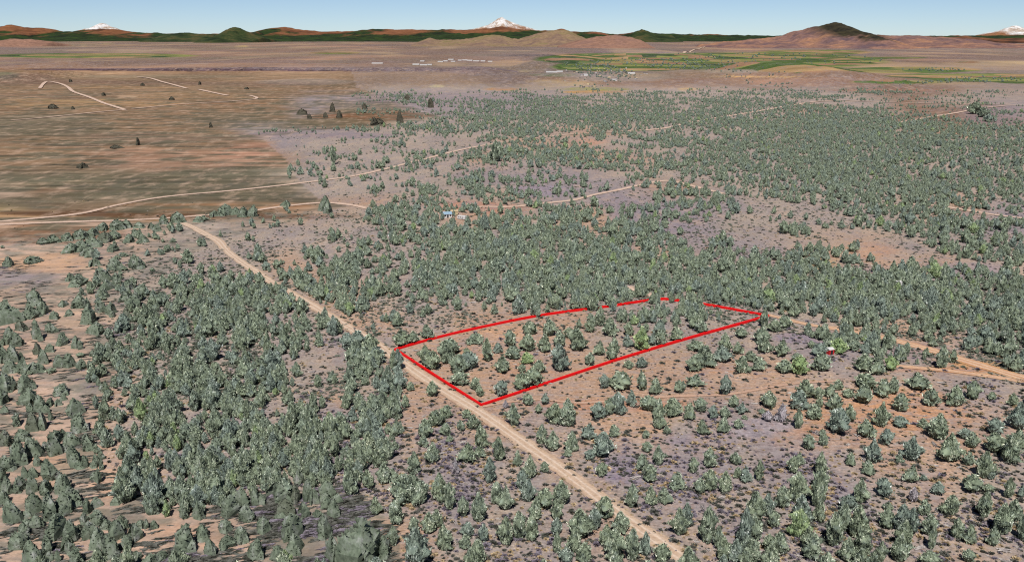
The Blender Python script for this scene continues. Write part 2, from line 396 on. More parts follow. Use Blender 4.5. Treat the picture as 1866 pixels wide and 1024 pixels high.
def build_ground():
    pys = np.concatenate([np.linspace(1240, 1060, 20)[:-1], np.arange(1060, 300, -2.0), np.arange(300, 180, -1.2), np.arange(180, 76, -.55), np.linspace(76, 68.2, 26)])
    ys = H / np.tan(np.arctan((pys - 512) / F) + PITCH)
    ys = np.concatenate([ys, [100000, 140000]])
    t = np.concatenate([np.linspace(-3.5, -.95, 24)[:-1], np.linspace(-.95, -.70, 30)[:-1], np.linspace(-.70, .70, 620), np.linspace(.70, .95, 30)[1:], np.linspace(.95, 3.5, 24)[1:]])
    Y, T = np.meshgrid(ys, t, indexing='ij')
    X = T * Y * (1 + 0.28 * np.exp(-Y / 250))
    Z = terrain(X, Y)
    Z = np.where(Y > 40000, Z * 0, Z)
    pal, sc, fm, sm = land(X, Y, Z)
    V = np.stack([X, Y, Z], -1).reshape(-1, 3)
    me = mesh_from("ground", V, grid_faces(*X.shape), M_GROUND, True)
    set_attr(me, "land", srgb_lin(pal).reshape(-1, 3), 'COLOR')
    set_attr(me, "scrub", sc.ravel()); set_attr(me, "field", fm.ravel()); set_attr(me, "smear", sm.ravel())
    link("ground", me, kind='structure')
    # the plain beside and behind the camera
    g = np.concatenate([-np.geomspace(60000, 200, 14), [0], np.geomspace(200, 60000, 14)])
    X, Y = np.meshgrid(g, g, indexing='ij')
    V = np.stack([X, Y, np.full_like(X, -12.0)], -1).reshape(-1, 3)
    me = mesh_from("ground", V, grid_faces(*X.shape), M_GROUND)
    set_attr(me, "land", np.tile(srgb_lin(np.array(PAL['f'], float)), (len(V), 1)), 'COLOR')
    set_attr(me, "scrub", np.full(len(V), .3)); set_attr(me, "field", np.zeros(len(V))); set_attr(me, "smear", np.zeros(len(V)))
    link("plain", me, kind='structure')
build_ground()

# ---------------------------------------------------------------- roads
def road_mat(name, col, col2):
    m, nt, b = new_mat(name); q = NB(nt)
    pos = q.n("ShaderNodeNewGeometry").outputs["Position"]
    c = q.mix(q.ramp(q.noise(pos, .35, 5, .7), [(.4, 0.0), (.62, 1.0)]), lin(col), lin(col2))
    e = q.math('ADD', q.attr("edge"), q.math('MULTIPLY', q.math('SUBTRACT', q.noise(pos, .45, 5, .7), .5), 1.9))
    c = q.mix(q.ramp(e, [(.55, 0.0), (.95, 1.0)]), c, q.attr("land", "Color"))
    tr = q.attr("track")
    c = q.mix(q.math('MULTIPLY', tr, .75), c, lin((230, 210, 192)))
    c = q.mix(1.0, c, q.ramp(q.noise(pos, 1.6, 4, .7), [(.3, .78), (.7, 1.2)]), 'MULTIPLY')
    q.l(c, b.inputs["Base Color"])
    return m
M_ROAD = road_mat("pale_dirt", (208, 182, 158), (196, 166, 140))
M_ROAD2 = road_mat("orange_dirt", (210, 166, 126), (198, 148, 112))
M_TRACK = road_mat("faint_track", (216, 186, 166), (204, 172, 150))

M_FAINT = road_mat("reddish_rut", (190, 146, 120), (184, 146, 122))

def spline(pts, step):
    p = np.array(pts, float)
    q = [p[0]]
    for i in range(len(p) - 1):
        p0, p1, p2, p3 = p[max(i - 1, 0)], p[i], p[i + 1], p[min(i + 2, len(p) - 1)]
        n = max(2, int(np.linalg.norm(p2 - p1) / step))
        for k in range(1, n + 1):
            t = k / n
            q.append(.5 * ((2 * p1) + (-p0 + p2) * t + (2 * p0 - 5 * p1 + 4 * p2 - p3) * t * t + (-p0 + 3 * p1 - 3 * p2 + p3) * t ** 3))
    return np.array(q)

ROAD_LINES = []
def road(name, pts, width, mat=M_ROAD, widths=None):
    x, y, z = unproject([p[0] for p in pts], [p[1] for p in pts])
    dmax = max(np.hypot(x, y).max(), 1)
    line = spline(np.stack([x, y], -1), max(1.2, dmax / 300))
    ROAD_LINES.append((line, width / 2))
    d = np.gradient(line, axis=0); d /= np.linalg.norm(d, axis=1)[:, None] + 1e-9
    nrm = np.stack([-d[:, 1], d[:, 0]], -1)
    s = np.concatenate([[0], np.cumsum(np.linalg.norm(np.diff(line, axis=0), axis=1))])
    w = np.full(len(line), width / 2) if widths is None else np.interp(s / s[-1], np.linspace(0, 1, len(widths)), widths) / 2
    cols = np.linspace(-1, 1, 13)
    wob = 1 + .5 * (fbm(s / 5, s * 0, 61, 3) - .5)
    V = line[:, None, :] + nrm[:, None, :] * (cols[None, :, None] * (w * wob)[:, None, None] * 1.25)
    dist = np.hypot(V[..., 0], V[..., 1])
    Z = terrain(V[..., 0], V[..., 1]) + .05 + dist * .0003 + np.minimum(dist / 1500, 2) ** 2 * .2
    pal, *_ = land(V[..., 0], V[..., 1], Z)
    me = mesh_from(name, np.concatenate([V, Z[..., None]], -1).reshape(-1, 3), grid_faces(*Z.shape), mat, True)
    set_attr(me, "edge", np.tile(np.abs(cols) ** 2, (len(line), 1)).ravel())
    tk = np.exp(-((np.abs(cols) - .34) / .12) ** 2)
    set_attr(me, "track", np.tile(tk, (len(line), 1)).ravel())
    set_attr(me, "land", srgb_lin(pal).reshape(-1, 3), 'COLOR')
    link(name, me, kind='structure')
MAIN = [(333, 407), (352, 415), (380, 430), (398, 440), (414, 458), (440, 478), (470, 498), (515, 527), (560, 552), (620, 588), (680, 623), (722, 652), (765, 683), (820, 718), (875, 752), (930, 790), (985, 829), (1040, 868), (1110, 922), (1180, 972), (1240, 1014), (1300, 1060), (1380, 1130)]
road("dirt_road", MAIN, 3.9)
road("dirt_road", [(1400, 574), (1420, 579), (1475, 592), (1520, 599), (1560, 606), (1610, 616), (1660, 628), (1710, 642), (1760, 658), (1810, 673), (1866, 690), (1960, 718), (2100, 760)], 5.0, M_ROAD2, [2.4, 2.8, 3.4, 4.2, 5, 6.5, 7])
road("dirt_track", [(1632, 667), (1680, 671), (1730, 676), (1790, 684), (1866, 695)], 2.6, M_ROAD2)
road("dirt_track", [(880, 741), (930, 732), (985, 728), (1060, 734), (1150, 727), (1230, 722), (1330, 718), (1440, 700), (1530, 694)], 1.2, M_FAINT)
road("dirt_track", [(-80, 414), (0, 410), (120, 405), (250, 401), (330, 396), (440, 387), (520, 376), (590, 370), (640, 374), (668, 380)], 3.6, M_TRACK)
road("dirt_track", [(-80, 412), (0, 404), (70, 398), (150, 389), (210, 375), (280, 362), (340, 355), (400, 350), (470, 343), (540, 335), (640, 322), (700, 309), (760, 294), (830, 276), (880, 266), (960, 254), (1050, 245), (1120, 242)], 3.6, M_TRACK)
road("dirt_track", [(850, 379), (880, 377), (935, 377), (1000, 370), (1045, 365), (1085, 355), (1130, 346), (1170, 337), (1215, 330), (1260, 339), (1320, 354)], 3.6, M_TRACK)
road("dirt_track", [(1600, 376), (1680, 373), (1740, 380), (1800, 390), (1866, 398), (1950, 402)], 3.6, M_TRACK)
road("dirt_track", [(1130, 240), (1200, 236), (1260, 224), (1330, 212), (1380, 204), (1430, 195), (1480, 187), (1530, 184)], 5, M_TRACK)
road("dirt_track", [(1500, 181), (1560, 185), (1640, 188), (1720, 190), (1800, 191), (1866, 193), (1960, 196)], 5, M_TRACK)
road("dirt_track", [(1620, 227), (1680, 217), (1740, 207), (1790, 198), (1830, 194)], 5, M_TRACK)
road("dirt_track", [(70, 144), (85, 150), (108, 153), (124, 160), (134, 168), (160, 177), (190, 189), (228, 201)], 6, M_TRACK)
road("dirt_track", [(20, 220), (70, 216), (130, 210), (180, 205), (228, 201)], 5, M_TRACK)
road("dirt_track", [(250, 141), (275, 144), (295, 150), (318, 156), (340, 162)], 7, M_TRACK)
road("dirt_track", [(362, 164), (390, 170), (415, 175)], 7, M_TRACK)
road("dirt_track", [(442, 175), (455, 175), (468, 180), (440, 184), (330, 191), (240, 199)], 5, M_TRACK)
road("dirt_track", [(1140, 523), (1148, 527), (1153, 531)], 5.5, M_TRACK)
road("dirt_track", [(1174, 534), (1186, 538), (1192, 541)], 3.6, M_TRACK)
road("far_road", [(1246, 97), (1262, 93), (1276, 89), (1290, 84)], 14, M_ROAD)

# ---------------------------------------------------------------- hills and mountains at the horizon
def noise_mat(name, stops, sc=(1, 1, 1), scale=.001, snow=None, extra=None, detail=7):
    m, nt, b = new_mat(name); q = NB(nt)
    pos = q.n("ShaderNodeNewGeometry").outputs["Position"]
    v = q.mapping(pos, sc)
    n = q.noise(v, scale, detail, .62)
    c = q.ramp(n, stops)
    if extra: c = extra(q, pos, c)
    c = q.mix(1.0, c, q.ramp(q.noise(v, scale * 7, 5, .7), [(.3, .65), (.7, 1.3)]), 'MULTIPLY')
    q.l(c, b.inputs["Base Color"])
    return m

def range_mesh(name, prof, D, front, back, base_py, mat, seed, rough=.12, cols=400, rows=60, gul=1.0, rag=1.0):
    """a range whose skyline passes through the profile; built as a real height field D metres off"""
    prof = np.array(prof, float)
    px = np.linspace(prof[0, 0], prof[-1, 0], cols)
    top = np.interp(px, prof[:, 0], prof[:, 1]) + (fbm(px / 22, px * 0 + seed, seed, 4) - .5) * 2.6 * rag
    prof = np.stack([px, top], -1)
    v = np.linspace(-1, 1, rows)
    U, Vv = np.meshgrid(px, v, indexing='ij')
    y = D + np.where(Vv < 0, Vv * front, Vv * back)
    y0 = np.full_like(y, D)
    xs = (U - 933) / F * (D * CP + H * SP)
    zt = H + (66 - np.interp(U, px, top)) * (D * CP) / F * 1.03
    zb = min(H + (66 - base_py) * (D * CP) / F - 6, -25.0)
    e_ = (U - px[0]) / (px[-1] - px[0]); e_ = np.clip(np.minimum(e_, 1 - e_) / .05, 0, 1)
    hgt = np.maximum(zt - zb, 0) * e_ * e_ * (3 - 2 * e_)
    hm = hgt.max()
    fall = np.clip(1 - np.abs(Vv), 0, 1) ** 1.25
    n = fbm(xs / (front * .10) + seed, y / (front * .35), seed, 5)
    ridged = 1 - np.abs(2 * n - 1)
    warp = (fbm(xs / (front * .5), y / (front * .5), seed + 3, 3) - .5)
    z = zb + hgt * fall * (1 - gul * .38 * (1 - ridged) * (1 - fall) ** .6 * 2) + hgt.mean() * rough * warp * (1 - fall)
    z = z + hm * .06 * (fbm(xs / (front * .02), y / (front * .05), seed + 9, 3) - .5) * fall
    Vx = np.stack([xs, y, z], -1).reshape(-1, 3)
    me = mesh_from(name, Vx, grid_faces(cols, rows), mat, True)
    rel = np.clip((z - zb) / (hm + 1e-6), 0, 1)
    set_attr(me, "rel", rel.ravel().astype(np.float32))
    return link(name, me, kind='structure')

def belt_extra(q, pos, c):
    rel = q.attr("rel")
    g = q.ramp(q.math('ADD', q.noise(q.mapping(pos, (1, .6, 1)), .0011, 6, .6), q.math('MULTIPLY', q.math('SUBTRACT', .50, rel), .62)), [(.45, 0.0), (.54, 1.0)])
    return q.mix(g, c, q.ramp(q.noise(pos, .004, 4), [(.35, lin((26, 34, 12))), (.6, lin((48, 66, 22)))]))
M_BELT = noise_mat("forest_brown_hills", [(.35, lin((92, 56, 34))), (.5, lin((140, 92, 60))), (.65, lin((110, 70, 42)))], scale=.0012, extra=belt_extra)
M_GREENHILL = noise_mat("dark_green_hill", [(.35, lin((30, 42, 16))), (.5, lin((56, 68, 34))), (.68, lin((98, 84, 50)))], scale=.003)
def snow_extra(q, pos, c):
    s = q.ramp(q.math('ADD', q.attr("rel"), q.math('MULTIPLY', q.math('SUBTRACT', q.noise(q.mapping(pos, (1, .4, .6)), .0016, 6, .7), .5), 1.0)), [(.42, 0.0), (.56, 1.0)])
    w = q.mix(q.ramp(q.noise(q.mapping(pos, (1, .25, .35), .2), .006, 6, .7), [(.44, 0.0), (.56, .85)]), (.56, .55, .54), lin((176, 148, 122)))
    return q.mix(s, c, w)
M_SNOW = noise_mat("snow_and_rock", [(.35, lin((112, 78, 52))), (.5, lin((160, 112, 78))), (.65, lin((120, 98, 60)))], scale=.0016, extra=snow_extra)
def butte_extra(q, pos, c):
    s = q.ramp(q.math('ADD', q.attr("rel"), q.math('MULTIPLY', q.math('SUBTRACT', q.noise(pos, .0016, 6, .7), .5), .8)), [(.44, 0.0), (.56, 1.0)])
    o = q.n("ShaderNodeSeparateXYZ"); q.l(pos, o.inputs[0])
    side = q.ramp(q.math('DIVIDE', o.outputs[0], 10000.0), [(.280, 0.0), (.300, 1.0), (.345, 1.0), (.372, 0.0)])
    return q.mix(q.math('MULTIPLY', s, side), c, q.ramp(q.noise(pos, .01, 4), [(.4, lin((40, 36, 24))), (.6, lin((66, 60, 40)))]))
M_BUTTE = noise_mat("purple_brown_slope", [(.36, lin((104, 84, 88))), (.5, lin((142, 108, 96))), (.62, lin((170, 126, 98)))], scale=.0035, extra=butte_extra)
M_RIDGE = noise_mat("tan_grey_ridge", [(.36, lin((128, 104, 92))), (.5, lin((150, 124, 98))), (.62, lin((136, 120, 84)))], scale=.004)
M_MESA = noise_mat("pink_brown_mesa", [(.36, lin((140, 106, 90))), (.5, lin((158, 120, 100))), (.62, lin((146, 112, 98)))], scale=.004)

range_mesh("far_mountains", [(-500, 60), (-200, 52), (-60, 58), (0, 51), (22, 46), (45, 51), (62, 52), (80, 52), (110, 57), (135, 59), (150, 56), (170, 55), (192, 53), (212, 54), (230, 58), (290, 61), (340, 62), (420, 62), (468, 58), (495, 52), (522, 50), (545, 54), (580, 58), (640, 58), (660, 55), (700, 54), (735, 55), (800, 55), (850, 55), (915, 50), (985, 57), (1010, 55), (1022, 53), (1040, 58), (1080, 58), (1110, 62), (1140, 62), (1170, 58), (1200, 61), (1240, 63), (1300, 63), (1400, 66), (1500, 66), (2400, 64)],
           20000, 4200, 4000, 77, M_BELT, 12, cols=900, rows=70)
range_mesh("snow_mountain", [(845, 60), (862, 54), (878, 51), (890, 46), (900, 41), (908, 36), (914, 34), (921, 37), (930, 41), (942, 46), (956, 50), (975, 55), (1000, 60)], 30000, 5000, 4000, 72, M_SNOW, 33, cols=240, rows=60)
range_mesh("snow_mountain", [(140, 60), (165, 54), (180, 49), (188, 44), (194, 44), (202, 49), (216, 54), (240, 60)], 30000, 4000, 4000, 72, M_SNOW, 35, cols=160, rows=50)
range_mesh("snow_mountain", [(1770, 69), (1795, 65), (1815, 60), (1832, 53), (1842, 49), (1848, 48), (1858, 52), (1870, 57), (1900, 63), (1960, 70)], 30000, 4500, 4000, 74, M_SNOW, 37, cols=200, rows=60)
range_mesh("green_hill", [(385, 71), (400, 63), (412, 56), (423, 51), (430, 49), (438, 51), (450, 57), (464, 63), (484, 69)], 15500, 1500, 2000, 77, M_GREENHILL, 41, cols=160, rows=40, gul=.5)
range_mesh("green_hill", [(285, 66), (310, 62), (340, 60), (365, 62), (395, 66), (480, 67)], 16500, 1500, 2000, 76, M_GREENHILL, 43, cols=120, rows=40, gul=.5)
range_mesh("green_hill", [(1120, 66), (1148, 62), (1160, 57), (1169, 53), (1178, 57), (1196, 62), (1230, 66)], 16000, 1500, 2000, 77, M_GREENHILL, 45, cols=120, rows=40, gul=.5)
range_mesh("rocky_ridge", [(740, 84), (765, 74), (785, 68), (800, 72), (820, 72), (840, 72), (862, 68), (885, 64), (905, 63), (925, 68), (945, 70), (965, 66), (985, 60), (1000, 57), (1018, 54), (1035, 56), (1052, 64), (1075, 73), (1110, 84)], 9500, 1500, 1500, 88, M_RIDGE, 51, cols=300, rows=60)
range_mesh("mesa_hill", [(1010, 84), (1050, 74), (1085, 66), (1115, 64), (1145, 66), (1165, 72), (1185, 82)], 8200, 1100, 1500, 88, M_MESA, 53, cols=160, rows=40, gul=.4)
range_mesh("butte", [(1240, 84), (1290, 78), (1340, 74), (1400, 69), (1425, 64), (1445, 58), (1465, 54), (1485, 49), (1500, 46), (1517, 42), (1527, 42), (1540, 47), (1560, 54), (1580, 60), (1610, 64), (1660, 65), (1700, 66), (1750, 70), (1810, 76), (1860, 80), (1960, 84), (2100, 92)], 9000, 2500, 2500, 96, M_BUTTE, 55, cols=420, rows=90, gul=1.3)
range_mesh("brown_hills", [(1560, 72), (1600, 67), (1650, 64), (1700, 67), (1760, 68), (1820, 70), (1866, 70), (2000, 68), (2300, 66)], 14000, 2500, 2500, 82, noise_mat("dark_brown_hills", [(.35, lin((50, 36, 24))), (.5, lin((112, 70, 44))), (.62, lin((130, 90, 64)))], scale=.0018), 57, cols=200, rows=50)
range_mesh("low_hills", [(-120, 80), (0, 74), (25, 69), (55, 71), (90, 75), (110, 79)], 9000, 900, 900, 80, M_MESA, 59, cols=100, rows=30)

# ---------------------------------------------------------------- trees
def crown_material():
    m, nt, b = new_mat("juniper_foliage", .9); q = NB(nt)
    tint = q.attr("tint"); tone = q.attr("tone", "Fac", 'INSTANCER')
    pos = q.n("ShaderNodeNewGeometry").outputs["Position"]
    KF = 1.5
    c = q.ramp(tint, [(0, lin((36, 44, 36), KF)), (.28, lin((76, 84, 68), KF)), (.5, lin((114, 124, 103), KF)), (.75, lin((150, 158, 136), KF)), (1, lin((188, 190, 170), KF))])
    blue = q.ramp(tint, [(0, lin((40, 46, 50), KF)), (.4, lin((86, 98, 98), KF)), (.75, lin((128, 142, 142), KF)), (1, lin((176, 184, 192), KF))])
    yel = q.ramp(tint, [(0, lin((44, 54, 34), KF)), (.4, lin((104, 122, 80), KF)), (1, lin((172, 184, 136), KF))])
    grey = q.ramp(tint, [(0, lin((62, 58, 60), KF)), (.5, lin((126, 120, 124), KF)), (1, lin((190, 184, 188), KF))])
    c = q.mix(q.ramp(tone, [(.0, .6), (.35, .2), (.6, 0.0)]), c, blue)
    c = q.mix(q.ramp(tone, [(.62, 0.0), (.88, .85)]), c, yel)
    c = q.mix(q.ramp(tone, [(.93, 0.0), (.96, 1.0)]), c, grey)
    n = q.noise(pos, .9, 3, .6)
    c = q.mix(q.ramp(n, [(.5, 0.0), (.68, .4)]), c, blue)
    q.l(c, b.inputs["Base Color"])
    tr = q.n("ShaderNodeBsdfTranslucent"); q.l(c, tr.inputs[0])
    mx = q.n("ShaderNodeMixShader"); mx.inputs[0].default_value = .16
    q.l(b.outputs[0], mx.inputs[1]); q.l(tr.outputs[0], mx.inputs[2])
    q.l(mx.outputs[0], nt.nodes["Material Output"].inputs[0])
    return m
M_CROWN = crown_material()
M_BARK = noise_mat("juniper_bark", [(.35, lin((70, 58, 50))), (.65, lin((120, 104, 92)))], scale=4)
def tent_material():
    m, nt, b = new_mat("smooth_grey_green_foliage", .95); q = NB(nt)
    pos = q.n("ShaderNodeNewGeometry").outputs["Position"]
    tone = q.attr("tone", "Fac", 'INSTANCER')
    n = q.noise(q.mapping(pos, (1, 1, .7)), .55, 4, .6)
    c = q.ramp(n, [(.3, lin((72, 82, 70), .9)), (.48, lin((98, 108, 92), .9)), (.6, lin((112, 120, 108), .9)), (.74, lin((138, 140, 136), .9))])
    c = q.mix(q.ramp(tone, [(.65, 0.0), (1, .9)]), c, lin((84, 78, 66), .6))
    c = q.mix(1.0, c, q.ramp(q.noise(pos, 1.5, 5, .65), [(.3, .7), (.5, 1.0), (.7, 1.25)]), 'MULTIPLY')
    q.l(c, b.inputs["Base Color"]); return m
M_TENT = tent_material()

def ico(sub):
    t = (1 + 5 ** .5) / 2
    v = [(-1, t, 0), (1, t, 0), (-1, -t, 0), (1, -t, 0), (0, -1, t), (0, 1, t), (0, -1, -t), (0, 1, -t), (t, 0, -1), (t, 0, 1), (-t, 0, -1), (-t, 0, 1)]
    f = [(0, 11, 5), (0, 5, 1), (0, 1, 7), (0, 7, 10), (0, 10, 11), (1, 5, 9), (5, 11, 4), (11, 10, 2), (10, 7, 6), (7, 1, 8), (3, 9, 4), (3, 4, 2), (3, 2, 6), (3, 6, 8), (3, 8, 9), (4, 9, 5), (2, 4, 11), (6, 2, 10), (8, 6, 7), (9, 8, 1)]
    v = [np.array(p) / np.linalg.norm(p) for p in v]
    for _ in range(sub):
        cache = {}; nf = []
        def mid(a, b):
            k = (min(a, b), max(a, b))
            if k not in cache:
                p = v[a] + v[b]; v.append(p / np.linalg.norm(p)); cache[k] = len(v) - 1
            return cache[k]
        for a, b, c in f:
            ab, bc, ca = mid(a, b), mid(b, c), mid(c, a)
            nf += [(a, ab, ca), (b, bc, ab), (c, ca, bc), (ab, bc, ca)]
        f = nf
    return np.array(v), np.array(f)
ICO2, ICO3 = ico(2), ico(3)

SHAPES = {  # half-width profile by height, 0..1
 'pointed': [(0, .62), (.12, .95), (.3, 1), (.5, .8), (.7, .52), (.88, .24), (1, .03)],
 'rounded': [(0, .55), (.15, .9), (.35, 1), (.6, .96), (.8, .7), (.93, .38), (1, .08)],
 'broad': [(0, .7), (.15, 1), (.35, .98), (.55, .84), (.75, .62), (.9, .34), (1, .08)],
 'slender': [(0, .6), (.2, .95), (.4, 1), (.6, .82), (.78, .55), (.92, .28), (1, .04)]}

def crown_mesh(name, kind, seed, nleaf, leaf, ico_m, spikes=True):
    r = np.random.default_rng(seed)
    P = np.array(SHAPES[kind])
    # side lobes: off-centre bulges and a second top
    lob = [(r.uniform(0, 6.28), r.uniform(.08, .78), r.uniform(.25, .55)) for _ in range(12)]
    lean = r.normal(0, .05, 2)
    def surf(theta, u, extra=0):
        R = np.interp(u, P[:, 0], P[:, 1]) * .5
        k = np.ones_like(R) * .68
        for a, h, w in lob:
            da = np.abs((theta - a + np.pi) % (2 * np.pi) - np.pi)
            k = k + .46 * np.exp(-(da / .34) ** 2 - ((u - h) / .11) ** 2)
        k = k + .42 * (fbm(theta * 2.6 + seed, u * 7, seed, 3) - .5)
        return R * k + extra
    v, f = ico_m
    u = (v[:, 2] + 1) / 2
    th = np.arctan2(v[:, 1], v[:, 0])
    R = surf(th, u) * .9
    u2 = .06 + .92 * u
    top = 1 + .08 * np.sin(th * 2 + seed) * (1 - u)
    C = np.stack([R * np.cos(th) + lean[0] * u, R * np.sin(th) + lean[1] * u, u2 * top + .05 * (fbm(v[:, 0] * 3 + 7, v[:, 1] * 3, seed, 2) - .5)], -1)
    tint_c = np.clip(.27 + .55 * (fbm(th * 3 + 11, u * 9 + seed, seed + 5, 3) - .38), 0.05, .6)
    # leaf sprays: elongated three-sided tufts pointing up and outward
    u = r.beta(1.1, 1.25, nleaf); th = r.uniform(0, 2 * np.pi, nleaf)
    R = surf(th, u) * r.uniform(.82, 1.06, nleaf)
    cx = np.stack([R * np.cos(th) + lean[0] * u, R * np.sin(th) + lean[1] * u, .05 + .93 * u], -1)
    out = np.stack([np.cos(th), np.sin(th), r.uniform(.5, 2.2, nleaf)], -1) + r.normal(0, .45, (nleaf, 3))
    out /= np.linalg.norm(out, axis=1)[:, None]
    side = np.cross(out, r.normal(0, 1, (nleaf, 3))); side /= np.linalg.norm(side, axis=1)[:, None]
    up2 = np.cross(out, side)
    L = leaf * r.uniform(.6, 1.5, nleaf)[:, None]
    a = cx - out * L * .35 + side * L * .42
    b = cx - out * L * .35 - side * L * .42
    c = cx + out * L * .85
    d = cx - out * L * .1 + up2 * L * .45
    TV = np.stack([a, b, c, d], 1).reshape(-1, 3)
    i = np.arange(nleaf)[:, None] * 4
    TF = np.concatenate([i + [0, 3, 2], i + [3, 1, 2]], 0)
    clump = fbm(th * 1.8 + 3, u * 6 + seed, seed + 8, 2)
    tt = np.clip(.42 + 1.1 * (clump - .5) + r.normal(0, .15, nleaf), .05, 1)
    me = mesh_from(name, np.concatenate([C, TV]), np.concatenate([f, TF + len(C)]), M_CROWN)
    set_attr(me, "tint", np.concatenate([tint_c, np.repeat(tt, 4)]).astype(np.float32))
    return me

def trunk_mesh(name, seed, n=6):
    r = np.random.default_rng(seed)
    V = []; Fs = []
    def tube(p0, p1, r0, r1):
        p0, p1 = np.array(p0), np.array(p1); d = p1 - p0; d /= np.linalg.norm(d)
        s = np.cross(d, (.3, .9, .1)); s /= np.linalg.norm(s); t = np.cross(d, s); o = len(V)
        for p, rr in ((p0, r0), (p1, r1)):
            for k in range(n):
                a = 2 * math.pi * k / n; V.append(p + (s * math.cos(a) + t * math.sin(a)) * rr)
        for k in range(n): Fs.append((o + k, o + (k + 1) % n, o + n + (k + 1) % n, o + n + k))
    tube((0, 0, -.04), (.01, .01, .3), .055, .035); tube((.01, .01, .3), (.0, .02, .85), .035, .01)
    for k in range(5):
        a = r.uniform(0, 6.28); h = r.uniform(.08, .5)
        tube((0, 0, h), (math.cos(a) * .3, math.sin(a) * .3, h + .18), .02, .007)
    return mesh_from(name, V, Fs, M_BARK)

def tent_mesh(name, seed):
    """low, plain-sided crown: a few big flat faces gathered to a peak"""
    r = np.random.default_rng(seed)
    n = int(r.integers(6, 10)); rings = [(-.03, 1.0), (.28, .93), (.55, .72), (.78, .42)]
    two = r.random() < .35
    pk = r.normal(0, .10, 2)
    V = []
    ang = np.sort(r.uniform(0, 2 * math.pi, n) * .35 + np.linspace(0, 2 * math.pi, n, endpoint=False))
    for zi, rr in rings:
        for k in range(n):
            R = .5 * rr * r.uniform(.72, 1.12)
            zz = zi + (r.uniform(-.09, .09) if zi > 0 else 0)
            V.append((math.cos(ang[k]) * R + pk[0] * max(zi, 0), math.sin(ang[k]) * R + pk[1] * max(zi, 0), zz))
    V.append((pk[0], pk[1], 1.0))
    Fs = []
    for i in range(len(rings) - 1):
        for k in range(n):
            a, b = i * n + k, i * n + (k + 1) % n
            Fs += [(a, b, b + n), (a, b + n, a + n)]
    for k in range(n): Fs.append(((len(rings) - 1) * n + k, (len(rings) - 1) * n + (k + 1) % n, len(V) - 1))
    V = np.array(V); T = np.array(Fs); m = 130
    tri = T[r.integers(0, len(T), m)]; w = r.dirichlet((1, 1, 1), m)
    c = (V[tri] * w[..., None]).sum(1); nn_ = np.cross(V[tri[:, 1]] - V[tri[:, 0]], V[tri[:, 2]] - V[tri[:, 0]]); nn_ /= np.linalg.norm(nn_, axis=1)[:, None] + 1e-9
    up = nn_ * .7 + np.array((0, 0, .8)) + r.normal(0, .25, (m, 3)); up /= np.linalg.norm(up, axis=1)[:, None]
    sd_ = np.cross(up, nn_ + r.normal(0, .2, (m, 3))); sd_ /= np.linalg.norm(sd_, axis=1)[:, None] + 1e-9
    L = r.uniform(.05, .11, (m, 1))
    TV = np.stack([c - sd_ * L * .6 - nn_ * .01, c + sd_ * L * .6 - nn_ * .01, c + up * L * 1.2], 1).reshape(-1, 3)
    TF = np.arange(3 * m).reshape(-1, 3) + len(V)
    return mesh_from(name, np.concatenate([V, TV]), np.concatenate([T, TF]), M_TENT)

KIND_LIST = ['pointed', 'rounded', 'broad', 'slender']
CROWNS = {k: [crown_mesh("crown", k, 100 + 10 * i + j, 1000, .078, ICO3) for j in range(4)] for i, k in enumerate(KIND_LIST)}
FARCROWNS = [crown_mesh("crown_far", KIND_LIST[i % 4], 300 + i, 200, .12, ICO2) for i in range(10)]
TRUNKS = [trunk_mesh("trunk", 5 + i) for i in range(3)]
TENTS = [tent_mesh("crown_plain", 900 + i) for i in range(14)]

